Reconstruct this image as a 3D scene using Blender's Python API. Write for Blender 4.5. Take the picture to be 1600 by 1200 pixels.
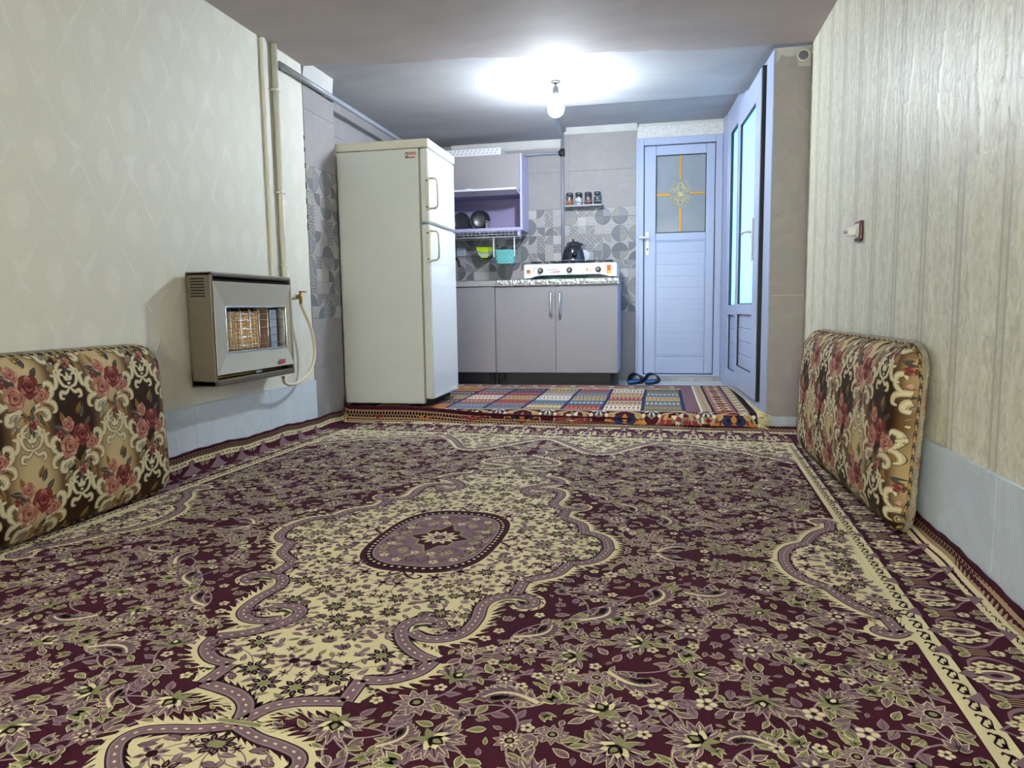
import bpy, bmesh, math, random
import numpy as np
from mathutils import Vector, Matrix
from mathutils.geometry import tessellate_polygon

for o in list(bpy.data.objects):
    bpy.data.objects.remove(o)
sc = bpy.context.scene
COL = sc.collection
rnd = random.Random(7)
PI = math.pi

# ------------------------------------------------------------------ camera
def cam_axes(yaw, pitch, roll):
    cy, sy, cp, sp = math.cos(yaw), math.sin(yaw), math.cos(pitch), math.sin(pitch)
    fwd = Vector((sy*cp, cy*cp, sp)); right = Vector((cy, -sy, 0)); up = right.cross(fwd)
    cr, sr = math.cos(roll), math.sin(roll)
    return cr*right + sr*up, -sr*right + cr*up, fwd
_r, _u, _f = cam_axes(math.radians(-11.87), math.radians(-6.12), math.radians(-.83))
cd = bpy.data.cameras.new('camera'); cam = bpy.data.objects.new('camera', cd); COL.objects.link(cam)
cam.matrix_world = Matrix(((_r.x, _u.x, -_f.x, 0), (_r.y, _u.y, -_f.y, 0), (_r.z, _u.z, -_f.z, .75), (0, 0, 0, 1)))
cd.sensor_fit = 'HORIZONTAL'; cd.sensor_width = 36; cd.lens = 36*1110/1600; cd.clip_start = .02
sc.camera = cam

# ------------------------------------------------------------------ world, daylight, exposure
w = bpy.data.worlds.new('world'); sc.world = w; w.use_nodes = True
bg = w.node_tree.nodes['Background']; bg.inputs[0].default_value = (.55, .72, 1, 1); bg.inputs[1].default_value = .6
sc.view_settings.view_transform = 'Standard'; sc.view_settings.look = 'None'
sc.view_settings.exposure = .45; sc.view_settings.gamma = 1; sc.view_settings.use_curve_mapping = False

def area_light(name, loc, direction, sx, sy, power, col):
    l = bpy.data.lights.new(name, 'AREA'); l.shape = 'RECTANGLE'; l.size = sx; l.size_y = sy
    l.energy = power; l.color = col
    o = bpy.data.objects.new(name, l); COL.objects.link(o); o.location = loc
    o.rotation_euler = Vector(direction).to_track_quat('-Z', 'Z').to_euler()
    return o
# daylight outside the glazed kitchen door; fill lamp added behind the invented rear window
area_light('daylight_courtyard', (1.15, 5.45, 1.35), (-1, -.05, 0), 2.0, 2.0, 38, (.44, .73, 1))
area_light('fill_rear', (-.65, -2.62, 1.35), (0, 1, 0), 2.6, 1.7, 370, (.97, 1, .93))

# ------------------------------------------------------------------ dimensions from the photograph (metres)
XL, XR, ZC = -2.10, .82, 2.20          # main room
YK, YB, XLK = 4.45, 6.50, -2.24        # kitchen front, back wall, recessed left wall
ZS = .08                               # kitchen step
ZK = 2.235; ZREC = 2.33; YREC = 5.45; XREC = -.87
YREAR = -2.3
A2 = Vector((.62, 4.45, 0)); B2 = Vector((.51, 6.50, 0))
D2 = (B2-A2).normalized(); N2 = Vector((-D2.y, D2.x, 0))   # points to -x (into kitchen)

# ------------------------------------------------------------------ materials
def lin(c):
    if isinstance(c, str): c = tuple(int(c[i:i+2], 16) for i in (0, 2, 4))
    return tuple(((v/255)/12.92 if v/255 <= .04045 else ((v/255+.055)/1.055)**2.4) for v in c[:3]) + (1,)
MATS = {}
class N:
    def __init__(s, m): s.t = m.node_tree; s.b = s.t.nodes['Principled BSDF']
    def add(s, typ, **kw):
        n = s.t.nodes.new('ShaderNode'+typ)
        for k, v in kw.items():
            if k.startswith('i_'): n.inputs[int(k[2:])].default_value = v
            else: setattr(n, k, v)
        return n
    def link(s, a, b): s.t.links.new(a, b)
    def math(s, op, a, b=None):
        n = s.t.nodes.new('ShaderNodeMath'); n.operation = op
        for i, v in enumerate((a, b)):
            if v is None: continue
            if isinstance(v, (int, float)): n.inputs[i].default_value = v
            else: s.link(v, n.inputs[i])
        return n.outputs[0]
    def ramp(s, fac, stops, interp='LINEAR'):
        n = s.t.nodes.new('ShaderNodeValToRGB'); s.link(fac, n.inputs[0]); cr = n.color_ramp; cr.interpolation = interp
        while len(cr.elements) < len(stops): cr.elements.new(.5)
        for e, (p, c) in zip(cr.elements, stops): e.position = p; e.color = c
        return n.outputs[0]
    def mix(s, fac, a, b, mode='MIX'):
        n = s.t.nodes.new('ShaderNodeMix'); n.data_type = 'RGBA'; n.blend_type = mode
        for i, v in ((0, fac), (6, a), (7, b)):
            if isinstance(v, (int, float)): n.inputs[i].default_value = v
            elif isinstance(v, tuple): n.inputs[i].default_value = v
            else: s.link(v, n.inputs[i])
        return n.outputs[2]
    def bump(s, h, strength=.3, dist=.002):
        n = s.t.nodes.new('ShaderNodeBump'); n.inputs['Strength'].default_value = strength; n.inputs['Distance'].default_value = dist
        s.link(h, n.inputs['Height']); s.link(n.outputs[0], s.b.inputs['Normal']); return n
def mat(name, c, rough=.5, metal=0, var=0, vscale=8, bump=0, bscale=60, bdist=.001, emit=0, trans=0, coat=0, stretch=None, spec=None):
    if name in MATS: return MATS[name]
    m = bpy.data.materials.new(name); m.use_nodes = True; n = N(m); b = n.b
    b.inputs['Base Color'].default_value = lin(c); b.inputs['Roughness'].default_value = rough; b.inputs['Metallic'].default_value = metal
    if spec is not None: b.inputs['Specular IOR Level'].default_value = spec
    if trans: b.inputs['Transmission Weight'].default_value = trans
    if coat: b.inputs['Coat Weight'].default_value = coat; b.inputs['Coat Roughness'].default_value = .1
    if emit: b.inputs['Emission Color'].default_value = lin(c); b.inputs['Emission Strength'].default_value = emit
    if var or bump:
        tc = n.add('TexCoord'); co = tc.outputs['Object']
        if stretch:
            mp = n.add('Mapping'); mp.inputs['Scale'].default_value = stretch; n.link(co, mp.inputs[0]); co = mp.outputs[0]
    if var:
        ns = n.add('TexNoise'); ns.inputs['Scale'].default_value = vscale; ns.inputs['Detail'].default_value = 6; ns.inputs['Roughness'].default_value = .6
        n.link(co, ns.inputs['Vector'])
        l = lin(c); lo = tuple(max(0, x*(1-var)) for x in l[:3])+(1,); hi = tuple(min(1, x*(1+var)) for x in l[:3])+(1,)
        n.link(n.ramp(ns.outputs[0], [(.3, lo), (.7, hi)]), b.inputs['Base Color'])
    if bump:
        nb = n.add('TexNoise'); nb.inputs['Scale'].default_value = bscale; nb.inputs['Detail'].default_value = 4
        n.link(co, nb.inputs['Vector']); n.bump(nb.outputs[0], bump, bdist)
    MATS[name] = m
    return m

def wallpaper_left():
    m = bpy.data.materials.new('embossed_wallpaper'); m.use_nodes = True; n = N(m)
    tc = n.add('TexCoord'); co = tc.outputs['Object']; sep = n.add('SeparateXYZ'); n.link(co, sep.inputs[0])
    ns = n.add('TexNoise'); ns.inputs['Scale'].default_value = 9; ns.inputs['Detail'].default_value = 3; n.link(co, ns.inputs[0])
    wob = n.math('MULTIPLY', n.math('SUBTRACT', ns.outputs[0], .5), .9)
    y = n.math('COSINE', n.math('MULTIPLY', sep.outputs[1], 2*PI/.27)); z = n.math('COSINE', n.math('MULTIPLY', sep.outputs[2], 2*PI/.44))
    F = n.math('ADD', n.math('ADD', y, z), wob)
    ridge = n.math('MULTIPLY', n.math('SUBTRACT', 1, n.math('MINIMUM', n.math('MULTIPLY', n.math('ABSOLUTE', F), 4.5), 1)), n.math('MINIMUM', n.math('MAXIMUM', n.math('MULTIPLY', n.math('SUBTRACT', ns.outputs[0], .38), 4), .1), 1))
    core = n.math('MAXIMUM', n.math('MULTIPLY', n.math('SUBTRACT', n.math('ABSOLUTE', F), 1.35), 2.2), 0)
    wv = n.add('TexNoise'); wv.inputs['Scale'].default_value = 34; wv.inputs['Detail'].default_value = 5; wv.inputs['Distortion'].default_value = 2.2; n.link(co, wv.inputs[0])
    fine = n.add('TexNoise'); fine.inputs['Scale'].default_value = 260; n.link(co, fine.inputs[0])
    h = n.math('ADD', n.math('ADD', n.math('MULTIPLY', ridge, .8), n.math('MULTIPLY', n.math('MULTIPLY', core, wv.outputs[0]), 1.3)), n.math('ADD', n.math('MULTIPLY', wv.outputs[0], .8), n.math('MULTIPLY', fine.outputs[0], .1)))
    n.bump(h, .28, .006)
    n.link(n.ramp(h, [(.2, lin('d7d4c8')), (.6, lin('dad7cb')), (1.2, lin('dfdcd1'))]), n.b.inputs['Base Color'])
    n.link(n.ramp(ridge, [(0, (.6,)*3+(1,)), (1, (.38,)*3+(1,))]), n.b.inputs['Roughness'])
    return m
def wallpaper_right():
    m = bpy.data.materials.new('striped_wallpaper'); m.use_nodes = True; n = N(m)
    tc = n.add('TexCoord'); co = tc.outputs['Object']; sep = n.add('SeparateXYZ'); n.link(co, sep.inputs[0])
    per = .28
    ph = n.math('FRACT', n.math('ADD', n.math('DIVIDE', n.math('SUBTRACT', sep.outputs[1], 1.968-per*20), per), .5))  # stripe centre at .5
    d = n.math('MULTIPLY', n.math('ABSOLUTE', n.math('SUBTRACT', ph, .5)), per)     # metres from stripe centre
    st = n.math('LESS_THAN', n.math('ABSOLUTE', n.math('SUBTRACT', d, .018)), .0075)
    mid = n.math('LESS_THAN', d, .0065)
    stripe = n.math('MAXIMUM', st, n.math('MULTIPLY', mid, .35))
    # damask ogee between the stripes
    q = n.math('ABSOLUTE', n.math('SUBTRACT', ph, .5))
    zz = n.math('COSINE', n.math('MULTIPLY', sep.outputs[2], 2*PI/.46))
    ns = n.add('TexNoise'); ns.inputs['Scale'].default_value = 30; ns.inputs['Detail'].default_value = 5; ns.inputs['Distortion'].default_value = 1.0
    mp = n.add('Mapping'); mp.inputs['Scale'].default_value = (1, 1.25, .8); n.link(co, mp.inputs[0]); n.link(mp.outputs[0], ns.inputs[0])
    og = n.math('SUBTRACT', n.math('ADD', n.math('MULTIPLY', q, 2), n.math('MULTIPLY', zz, .16)), .62)
    og = n.math('ADD', og, n.math('MULTIPLY', n.math('SUBTRACT', ns.outputs[0], .5), .5))
    line = n.math('SUBTRACT', 1, n.math('MINIMUM', n.math('MULTIPLY', n.math('ABSOLUTE', og), 7), 1))
    h = n.math('ADD', n.math('MULTIPLY', line, .6), n.math('MULTIPLY', ns.outputs[0], 1.3))
    n.bump(h, .5, .004)
    c = n.ramp(ns.outputs[0], [(.32, lin('c2beaa')), (.5, lin('d2cfbb')), (.68, lin('dfddcc'))])
    c = n.mix(n.math('MULTIPLY', line, .35), c, lin('efeedd'))
    c = n.mix(n.math('MULTIPLY', stripe, .85), c, lin('b0aa9e'))
    n.link(c, n.b.inputs['Base Color']); n.b.inputs['Roughness'].default_value = .42
    return m
def ceiling_mat(kitchen):
    m = bpy.data.materials.new('ceiling_plaster'); m.use_nodes = True; n = N(m)
    tc = n.add('TexCoord'); co = tc.outputs['Object']; sep = n.add('SeparateXYZ'); n.link(co, sep.inputs[0])
    ns = n.add('TexNoise'); ns.inputs['Scale'].default_value = 3.2; ns.inputs['Detail'].default_value = 6; ns.inputs['Roughness'].default_value = .62; n.link(co, ns.inputs[0])
    mp = n.add('Mapping'); mp.inputs['Scale'].default_value = (.8, 2, 1); n.link(co, mp.inputs[0])
    n2 = n.add('TexNoise'); n2.inputs['Scale'].default_value = 2.5; n2.inputs['Detail'].default_value = 3; n2.inputs['Distortion'].default_value = .3; n.link(mp.outputs[0], n2.inputs[0])
    f = n.ramp(ns.outputs[0], [(.60, (0,)*3+(1,)), (.63, (1,)*3+(1,))])   # repaired patches
    warm = n.ramp(n2.outputs[0], [(.3, lin('a59c9a')), (.7, lin('b0a7a5'))]); cool = n.ramp(n2.outputs[0], [(.3, lin('a2a1a4')), (.7, lin('aeadaf'))])
    n.link(n.mix(n.math('MULTIPLY', f, .18), cool, warm) if kitchen else n.mix(n.math('MULTIPLY', f, .15), warm, cool), n.b.inputs['Base Color']); n.b.inputs['Roughness'].default_value = .8
    n.bump(n.math('ADD', n2.outputs[0], n.math('MULTIPLY', f, .3)), .18, .012)
    return m
def marble(name, c1, c2, c3, rough=.28):
    m = bpy.data.materials.new(name); m.use_nodes = True; n = N(m)
    tc = n.add('TexCoord'); co = tc.outputs['Object']
    ns = n.add('TexNoise'); ns.inputs['Scale'].default_value = 5; ns.inputs['Detail'].default_value = 8; ns.inputs['Roughness'].default_value = .7; ns.inputs['Distortion'].default_value = 1.2; n.link(co, ns.inputs[0])
    ve = n.math('SUBTRACT', 1, n.math('MINIMUM', n.math('MULTIPLY', n.math('ABSOLUTE', n.math('SUBTRACT', ns.outputs[0], .5)), 40), 1))
    c = n.ramp(ns.outputs[0], [(.3, lin(c1)), (.7, lin(c2))])
    n.link(n.mix(n.math('MULTIPLY', ve, .22), c, lin(c3)), n.b.inputs['Base Color']); n.b.inputs['Roughness'].default_value = rough
    return m
def frosted(name, c, rough=.3):
    m = bpy.data.materials.new(name); m.use_nodes = True; t = m.node_tree; nd = t.nodes; b = nd['Principled BSDF']
    tr = nd.new('ShaderNodeBsdfTranslucent'); tr.inputs[0].default_value = lin(c)
    gl = nd.new('ShaderNodeBsdfGlossy'); gl.inputs[0].default_value = (1, 1, 1, 1); gl.inputs[1].default_value = rough
    mx = nd.new('ShaderNodeMixShader'); mx.inputs[0].default_value = .08
    t.links.new(tr.outputs[0], mx.inputs[1]); t.links.new(gl.outputs[0], mx.inputs[2])
    t.links.new(mx.outputs[0], nd['Material Output'].inputs[0]); nd.remove(b)
    return m
M_WL, M_WR, M_CEIL, M_CEILK = wallpaper_left(), wallpaper_right(), ceiling_mat(0), ceiling_mat(1)
M_MARB = marble('grey_blue_marble', 'c2ccd9', 'd0dae6', '9ea6b0')
M_TILE = marble('plain_wall_tile', '8a8586', '938e8f', '7c7878', .55)
M_PIER = marble('beige_stone_tile', '979190', 'a29c9a', '86807d', .5)
M_FLOORK = marble('kitchen_floor_tile', 'c3c7cc', 'd2d6da', 'a4a8ad', .25)
M_CONC = mat('concrete', '8d8a84', .9, var=.15, bump=.3)
M_PLAST = mat('white_plaster', 'c0bebb', .7, var=.06, vscale=5, bump=.4, bscale=18, bdist=.006)
M_UPVC = mat('white_upvc', 'a3aeca', .3)
M_SEAL = mat('black_seal', '23262b', .6)
M_FROST = frosted('frosted_glass', 'd4eef4'); M_FROST2 = frosted('opal_glass', 'eeeeea')
M_GROUT = mat('tile_grout', '9b9796', .85, var=.08)

# ------------------------------------------------------------------ mesh kit
class MB:
    """collects shapes (world coordinates) into one bmesh with several materials"""
    def __init__(s): s.bm = bmesh.new(); s.mats = []
    def mi(s, m):
        if m not in s.mats: s.mats.append(m)
        return s.mats.index(m)
    def _tag(s, geom, m, smooth=False):
        i = s.mi(m); fs = set()
        for v in geom:
            for f in v.link_faces: fs.add(f)
        for f in fs: f.material_index = i; f.smooth = smooth
    def box(s, lo, hi, m, bev=0, seg=2, mtx=None, smooth=False):
        c = [(a+b)/2 for a, b in zip(lo, hi)]; d = [abs(b-a) for a, b in zip(lo, hi)]
        b2 = bmesh.new(); bmesh.ops.create_cube(b2, size=1)
        bmesh.ops.scale(b2, vec=d, verts=b2.verts)
        if bev: bmesh.ops.bevel(b2, geom=list(b2.edges), offset=min(bev, min(d)*.49), segments=seg, profile=.5, affect='EDGES')
        T = Matrix.Translation(c)
        if mtx is not None: T = mtx @ T
        s.merge(b2, T, m, smooth); return s
    def merge(s, b2, T, m, smooth=False):
        i = s.mi(m); mp = {}
        for v in b2.verts: mp[v] = s.bm.verts.new(T @ v.co)
        for f in b2.faces:
            try:
                nf = s.bm.faces.new([mp[v] for v in f.verts]); nf.material_index = i; nf.smooth = smooth
            except ValueError: pass
        b2.free()
    def raw(s, vs, fs, m, smooth=False):
        i = s.mi(m); V = [s.bm.verts.new(v) for v in vs]
        for f in fs:
            try: nf = s.bm.faces.new([V[k] for k in f]); nf.material_index = i; nf.smooth = smooth
            except ValueError: pass
        return s
    def tube(s, pts, r, m, n=10, cap=True, closed=False, smooth=True):
        P = [Vector(p) for p in pts]; k = len(P); R = r if hasattr(r, '__len__') else [r]*k
        rings = []; prev = None
        for i, p in enumerate(P):
            if closed: t = P[(i+1) % k]-P[i-1]
            else: t = P[min(i+1, k-1)]-P[max(i-1, 0)]
            t.normalize()
            if prev is None:
                a = Vector((0, 0, 1)) if abs(t.z) < .9 else Vector((1, 0, 0)); x = t.cross(a).normalized()
            else: x = (prev - t*prev.dot(t)).normalized()
            prev = x; y = t.cross(x)
            rings.append([p + (x*math.cos(2*PI*j/n)+y*math.sin(2*PI*j/n))*R[i] for j in range(n)])
        vs = [v for rg in rings for v in rg]; fs = []
        for i in range(k if closed else k-1):
            for j in range(n):
                a = i*n+j; b = i*n+(j+1) % n; c = ((i+1) % k)*n+(j+1) % n; d = ((i+1) % k)*n+j
                fs.append((a, b, c, d))
        s.raw(vs, fs, m, smooth)
        if cap and not closed:
            s.raw(rings[0][::-1], [tuple(range(n))], m); s.raw(rings[-1], [tuple(range(n))], m)
        return s
    def lathe(s, prof, c, m, n=24, smooth=True, mtx=None, arc=2*PI):
        """prof: list of (r, z) about the vertical through c"""
        vs = []; fs = []; k = len(prof); full = abs(arc-2*PI) < 1e-6; nn = n if full else n+1
        for r, z in prof:
            for j in range(nn):
                a = arc*j/n; v = Vector((r*math.cos(a), r*math.sin(a), z))
                vs.append((mtx @ v if mtx is not None else v)+Vector(c))
        for i in range(k-1):
            for j in range(n):
                a = i*nn+j; b = i*nn+(j+1) % nn
                fs.append((a, b, b+nn, a+nn))
        i = s.mi(m); V = [s.bm.verts.new(v) for v in vs]
        for f in fs:
            try: nf = s.bm.faces.new([V[q] for q in f]); nf.material_index = i; nf.smooth = smooth
            except ValueError: pass
        return s
    def prism(s, poly, z0, z1, m, fn=None, smooth=False):
        """extrude a 2D polygon; fn maps (x, y, z) to world"""
        fn = fn or (lambda x, y, z: (x, y, z)); n = len(poly)
        vs = [fn(x, y, z0) for x, y in poly]+[fn(x, y, z1) for x, y in poly]
        fs = [tuple(range(n))[::-1], tuple(range(n, 2*n))]+[(i, (i+1) % n, n+(i+1) % n, n+i) for i in range(n)]
        return s.raw(vs, fs, m, smooth)
    def obj(s, name, parent=None, origin=None, dd=1e-6):
        bmesh.ops.remove_doubles(s.bm, verts=s.bm.verts, dist=dd)
        bmesh.ops.recalc_face_normals(s.bm, faces=s.bm.faces)
        me = bpy.data.meshes.new(name)
        O = Vector(origin) if origin is not None else (world_origin(parent) if parent else Vector((0, 0, 0)))
        s.bm.transform(Matrix.Translation(-O)); s.bm.to_mesh(me); s.bm.free()
        for m in s.mats: me.materials.append(m)
        return link(name, me, parent, O)
def world_origin(o):
    v = Vector((0, 0, 0))
    while o: v = v + o.location; o = o.parent
    return v
def link(name, me, parent=None, O=Vector((0, 0, 0))):
    o = bpy.data.objects.new(name, me); COL.objects.link(o)
    o.location = Vector(O) - (world_origin(parent) if parent else Vector((0, 0, 0)))
    if parent: o.parent = parent
    return o
def thing(name, loc, label, cat, group=None):
    o = bpy.data.objects.new(name, None); COL.objects.link(o); o.location = loc; o.empty_display_size = .05
    tag(o, label, cat, group); return o
def tag(o, label, cat, group=None):
    o['label'] = label; o['category'] = cat
    if group: o['group'] = group
    return o
def struct(o, label=None, cat=None):
    o['kind'] = 'structure'
    if label: o['label'] = label
    if cat: o['category'] = cat
    return o
def text_mesh(body, size, m, place, depth=.0006):
    """flat lettering as mesh; place maps a text-plane vector to world"""
    cu = bpy.data.curves.new('lettering', 'FONT'); cu.body = body; cu.size = size; cu.align_x = 'CENTER'; cu.align_y = 'CENTER'; cu.extrude = depth; cu.resolution_u = 2
    ob = bpy.data.objects.new('lettering', cu); COL.objects.link(ob)
    dg = bpy.context.evaluated_depsgraph_get(); me = bpy.data.meshes.new_from_object(ob.evaluated_get(dg))
    bpy.data.objects.remove(ob); bpy.data.curves.remove(cu)
    vs = [place(v.co) for v in me.vertices]; fs = [tuple(p.vertices) for p in me.polygons]
    return vs, fs

# ------------------------------------------------------------------ pattern kit: woven and printed motifs as thin layered geometry
class Pat:
    def __init__(s): s.v = []; s.f = []; s.c = []; s.n = 0
    def tri(s, vs, fs, col, h):
        vs = np.asarray(vs, float); fs = np.asarray(fs, int)
        if len(fs) == 0: return
        s.v.append(np.column_stack([vs, np.full(len(vs), h)])); s.f.append(fs+s.n)
        s.c.append(np.full(len(fs), col)); s.n += len(vs)
    def fan(s, poly, col, h, ctr=None):
        poly = np.asarray(poly, float); k = len(poly)
        c = poly.mean(0) if ctr is None else np.asarray(ctr, float)
        s.tri(np.vstack([poly, c]), [(i, (i+1) % k, k) for i in range(k)], col, h)
    def poly(s, poly, col, h):
        t = tessellate_polygon([[Vector((x, y, 0)) for x, y in poly]])
        s.tri(poly, [tuple(x) for x in t], col, h)
    def strip(s, path, wd, col, h, closed=False, sub=False):
        p = np.asarray(path, float); k = len(p)
        t = (np.roll(p, -1, 0)-np.roll(p, 1, 0)) if closed else np.gradient(p, axis=0)
        t /= np.linalg.norm(t, axis=1, keepdims=True)+1e-12; nrm = np.column_stack([-t[:, 1], t[:, 0]])
        wd = np.asarray(wd, float); wd = np.full(k, wd) if wd.ndim == 0 else wd
        vs = np.vstack([p+nrm*wd[:, None], p-nrm*wd[:, None]]); fs = []
        for i in range(k if closed else k-1):
            j = (i+1) % k; fs += [(i, j, k+i), (j, k+j, k+i)]
        s.tri(vs, fs, col, h)
    def grid(s, u0, u1, v0, v1, nu, nv, col, h):
        a, b = np.meshgrid(np.linspace(u0, u1, nu+1), np.linspace(v0, v1, nv+1)); vs = np.column_stack([a.ravel(), b.ravel()])
        i, j = np.meshgrid(np.arange(nu), np.arange(nv)); q = (j*(nu+1)+i).ravel()
        s.tri(vs, np.vstack([np.column_stack([q, q+1, q+nu+2]), np.column_stack([q, q+nu+2, q+nu+1])]), col, h)
    def pack(s): return np.vstack(s.v), np.vstack(s.f), np.concatenate(s.c)
    def inst(s, T, x, y, sc_=1, rot=0, h=0, mir=False, mx=1, my=1):
        """place a packed template; mx/my = -1 reflect the placed result about the axes"""
        V, F, C = T; p = V[:, :2]*sc_
        if mir: p = p*np.array([1, -1])
        c, s_ = math.cos(rot), math.sin(rot)
        q = np.column_stack([(p[:, 0]*c-p[:, 1]*s_+x)*mx, (p[:, 0]*s_+p[:, 1]*c+y)*my])
        s.v.append(np.column_stack([q, V[:, 2]+h])); s.f.append(F+s.n); s.c.append(C); s.n += len(V)
    def build(s, name, fn, mats, parent=None, keep=None, origin=None, smooth=False):
        V, F, C = s.pack()
        if keep is not None:
            ct = V[F].mean(1); ok = keep(ct[:, 0], ct[:, 1]); F = F[ok]; C = C[ok]
        used = np.unique(F); mp = np.full(len(V), -1); mp[used] = np.arange(len(used)); F = mp[F]; V = V[used]
        P = fn(V[:, 0], V[:, 1], V[:, 2])
        O = Vector(origin) if origin is not None else (world_origin(parent) if parent else Vector((0, 0, 0)))
        P = P-np.array(O)
        me = bpy.data.meshes.new(name); nf = len(F)
        me.vertices.add(len(P)); me.vertices.foreach_set('co', P.astype(np.float32).ravel())
        me.loops.add(nf*3); me.loops.foreach_set('vertex_index', F.astype(np.int32).ravel())
        me.polygons.add(nf); me.polygons.foreach_set('loop_start', np.arange(0, nf*3, 3, dtype=np.int32))
        me.polygons.foreach_set('material_index', C.astype(np.int32))
        if smooth: me.polygons.foreach_set('use_smooth', np.ones(nf, bool))
        for m in mats: me.materials.append(m)
        me.update(calc_edges=True); me.validate()
        return link(name, me, parent, O)
def bez(p0, p1, p2, n=8):
    t = np.linspace(0, 1, n)[:, None]; p0, p1, p2 = (np.asarray(p, float) for p in (p0, p1, p2))
    return (1-t)**2*p0+2*t*(1-t)*p1+t*t*p2
def smooth_path(pts, n=6):
    """Catmull-Rom through the points"""
    p = np.asarray(pts, float); out = []; q = np.vstack([2*p[0]-p[1], p, 2*p[-1]-p[-2]])
    for i in range(1, len(q)-2):
        t = np.linspace(0, 1, n, endpoint=False)[:, None]; a, b, c, d = q[i-1], q[i], q[i+1], q[i+2]
        out.append(.5*((2*b)+(-a+c)*t+(2*a-5*b+4*c-d)*t**2+(-a+3*b-3*c+d)*t**3))
    return np.vstack(out+[p[-1:]])
def petal(r0, r1, wd, a=0, n=5, pw=.8):
    t = np.linspace(0, 1, n+1); x = r0+(r1-r0)*t; y = wd*np.sin(PI*t**pw)
    P = np.vstack([np.column_stack([x, y]), np.column_stack([x, -y])[-2:0:-1]])
    c, s = math.cos(a), math.sin(a); return P @ np.array([[c, s], [-s, c]])
def disc(r, n=10, cx=0, cy=0, sy=1):
    a = np.linspace(0, 2*PI, n, endpoint=False); return np.column_stack([cx+r*np.cos(a), cy+r*sy*np.sin(a)])
def inside_poly(x, y, poly):
    x = np.asarray(x); y = np.asarray(y); r = np.zeros(x.shape, bool); k = len(poly)
    for i in range(k):
        x1, y1 = poly[i]; x2, y2 = poly[(i+1) % k]
        if y1 == y2: continue
        c = ((y1 > y) != (y2 > y)) & (x < (x2-x1)*(y-y1)/(y2-y1)+x1); r ^= c
    return r
def dist_path(x, y, path):
    P = np.asarray(path); d = np.full(np.shape(x), 9.)
    for a, b in zip(P[:-1], P[1:]):
        ab = b-a; L = ab@ab+1e-12; t = np.clip(((x-a[0])*ab[0]+(y-a[1])*ab[1])/L, 0, 1)
        d = np.minimum(d, np.hypot(x-a[0]-t*ab[0], y-a[1]-t*ab[1]))
    return d
# ================================================================== the room
b = MB(); b.box((-2.7, -2.6, -.12), (1.4, YK, 0), M_CONC); struct(b.obj('floor'))
b = MB(); b.box((-2.7, YK, -.12), (1.3, 6.75, ZS), M_FLOORK); struct(b.obj('floor_kitchen'))
b = MB(); b.box((-2.5, YREAR-.2, 0), (XL, YK, 2.4), M_WL); WALL_L = struct(b.obj('wall_left'))
b = MB(); b.box((-2.7, YK+.0005, ZS), (XLK, 6.7, 2.4), M_GROUT)
WALL_LK = struct(b.obj('wall_left_kitchen'))
b = MB(); b.box((XLK, YB, ZS), (-.212, 6.7, 2.4), M_GROUT); b.box((-.212, YB+.12, ZS), (.9, 6.7, 2.4), M_PLAST); b.box((-.212, YB+.01, 2.302), (.9, YB+.12, 2.4), M_PLAST)
WALL_B = struct(b.obj('wall_back'))
b = MB(); b.box((XR, YREAR-.2, 0), (1.05, YK, 2.4), M_WR); WALL_R = struct(b.obj('wall_right'))
# rear wall behind the camera; window added to let in fill light
b = MB(); wx0, wx1, wz0, wz1 = -1.75, .45, .75, 1.95
for lo, hi in (((XL, YREAR-.2, 0), (wx0, YREAR, ZC)), ((wx1, YREAR-.2, 0), (XR, YREAR, ZC)), ((wx0, YREAR-.2, 0), (wx1, YREAR, wz0)), ((wx0, YREAR-.2, wz1), (wx1, YREAR, ZC))): b.box(lo, hi, M_WL)
struct(b.obj('wall_rear'))
win = struct(thing('added_window', (-.65, YREAR-.1, wz0), 'wide frosted window added for fill light in the wall opposite the kitchen', 'window'))
b = MB(); yy = YREAR-.1
for x0, x1 in ((wx0, wx0+.06), (-.68, -.62), (wx1-.06, wx1)): b.box((x0, yy-.03, wz0), (x1, yy+.03, wz1), M_UPVC, .006)
for z0, z1 in ((wz0, wz0+.06), (wz1-.06, wz1)): b.box((wx0, yy-.03, z0), (wx1, yy+.03, z1), M_UPVC, .006)
b.obj('window_frame', win)
for x0, x1 in ((wx0+.06, -.68), (-.62, wx1-.06)):
    b = MB(); b.box((x0, yy-.004, wz0+.06), (x1, yy+.004, wz1-.06), M_FROST2); b.obj('pane', win)
b = MB()
_r2 = random.Random(12); edge = []
for k in range(46):
    x = -2.7+4.0*k/45; edge.append((x, 4.335+.122*x+_r2.uniform(-.012, .012)+.02*math.sin(x*7)))
b.prism([(-2.7, YREAR-.3), (1.3, YREAR-.3)]+edge[::-1], ZC, ZK+.001, M_CEIL)
struct(b.obj('ceiling'))
b = MB(); b.box((-2.7, YREAR-.3, ZK), (1.3, YREC, 2.45), M_CEILK); b.box((-2.7, YREC, ZK), (XREC, 6.75, 2.45), M_CEILK); b.box((XREC, YREC, ZREC), (1.3, 6.75, 2.45), M_CEILK)
struct(b.obj('ceiling_kitchen'))
b = MB()   # torn plaster flakes along the old ceiling edge
for k in range(16):
    x = -1.0+_r2.uniform(-.3, 1.4); y = 4.36+.122*x+_r2.uniform(-.01, .05); s_ = _r2.uniform(.02, .06)
    b.prism([(x-s_, y), (x-.2*s_, y-.35*s_), (x+s_, y+.05*s_), (x+.3*s_, y+.4*s_)], ZK-.004, ZK+.001, M_PLAST)
o = b.obj('trim_4'); struct(o); o['kind'] = 'structure'
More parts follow.
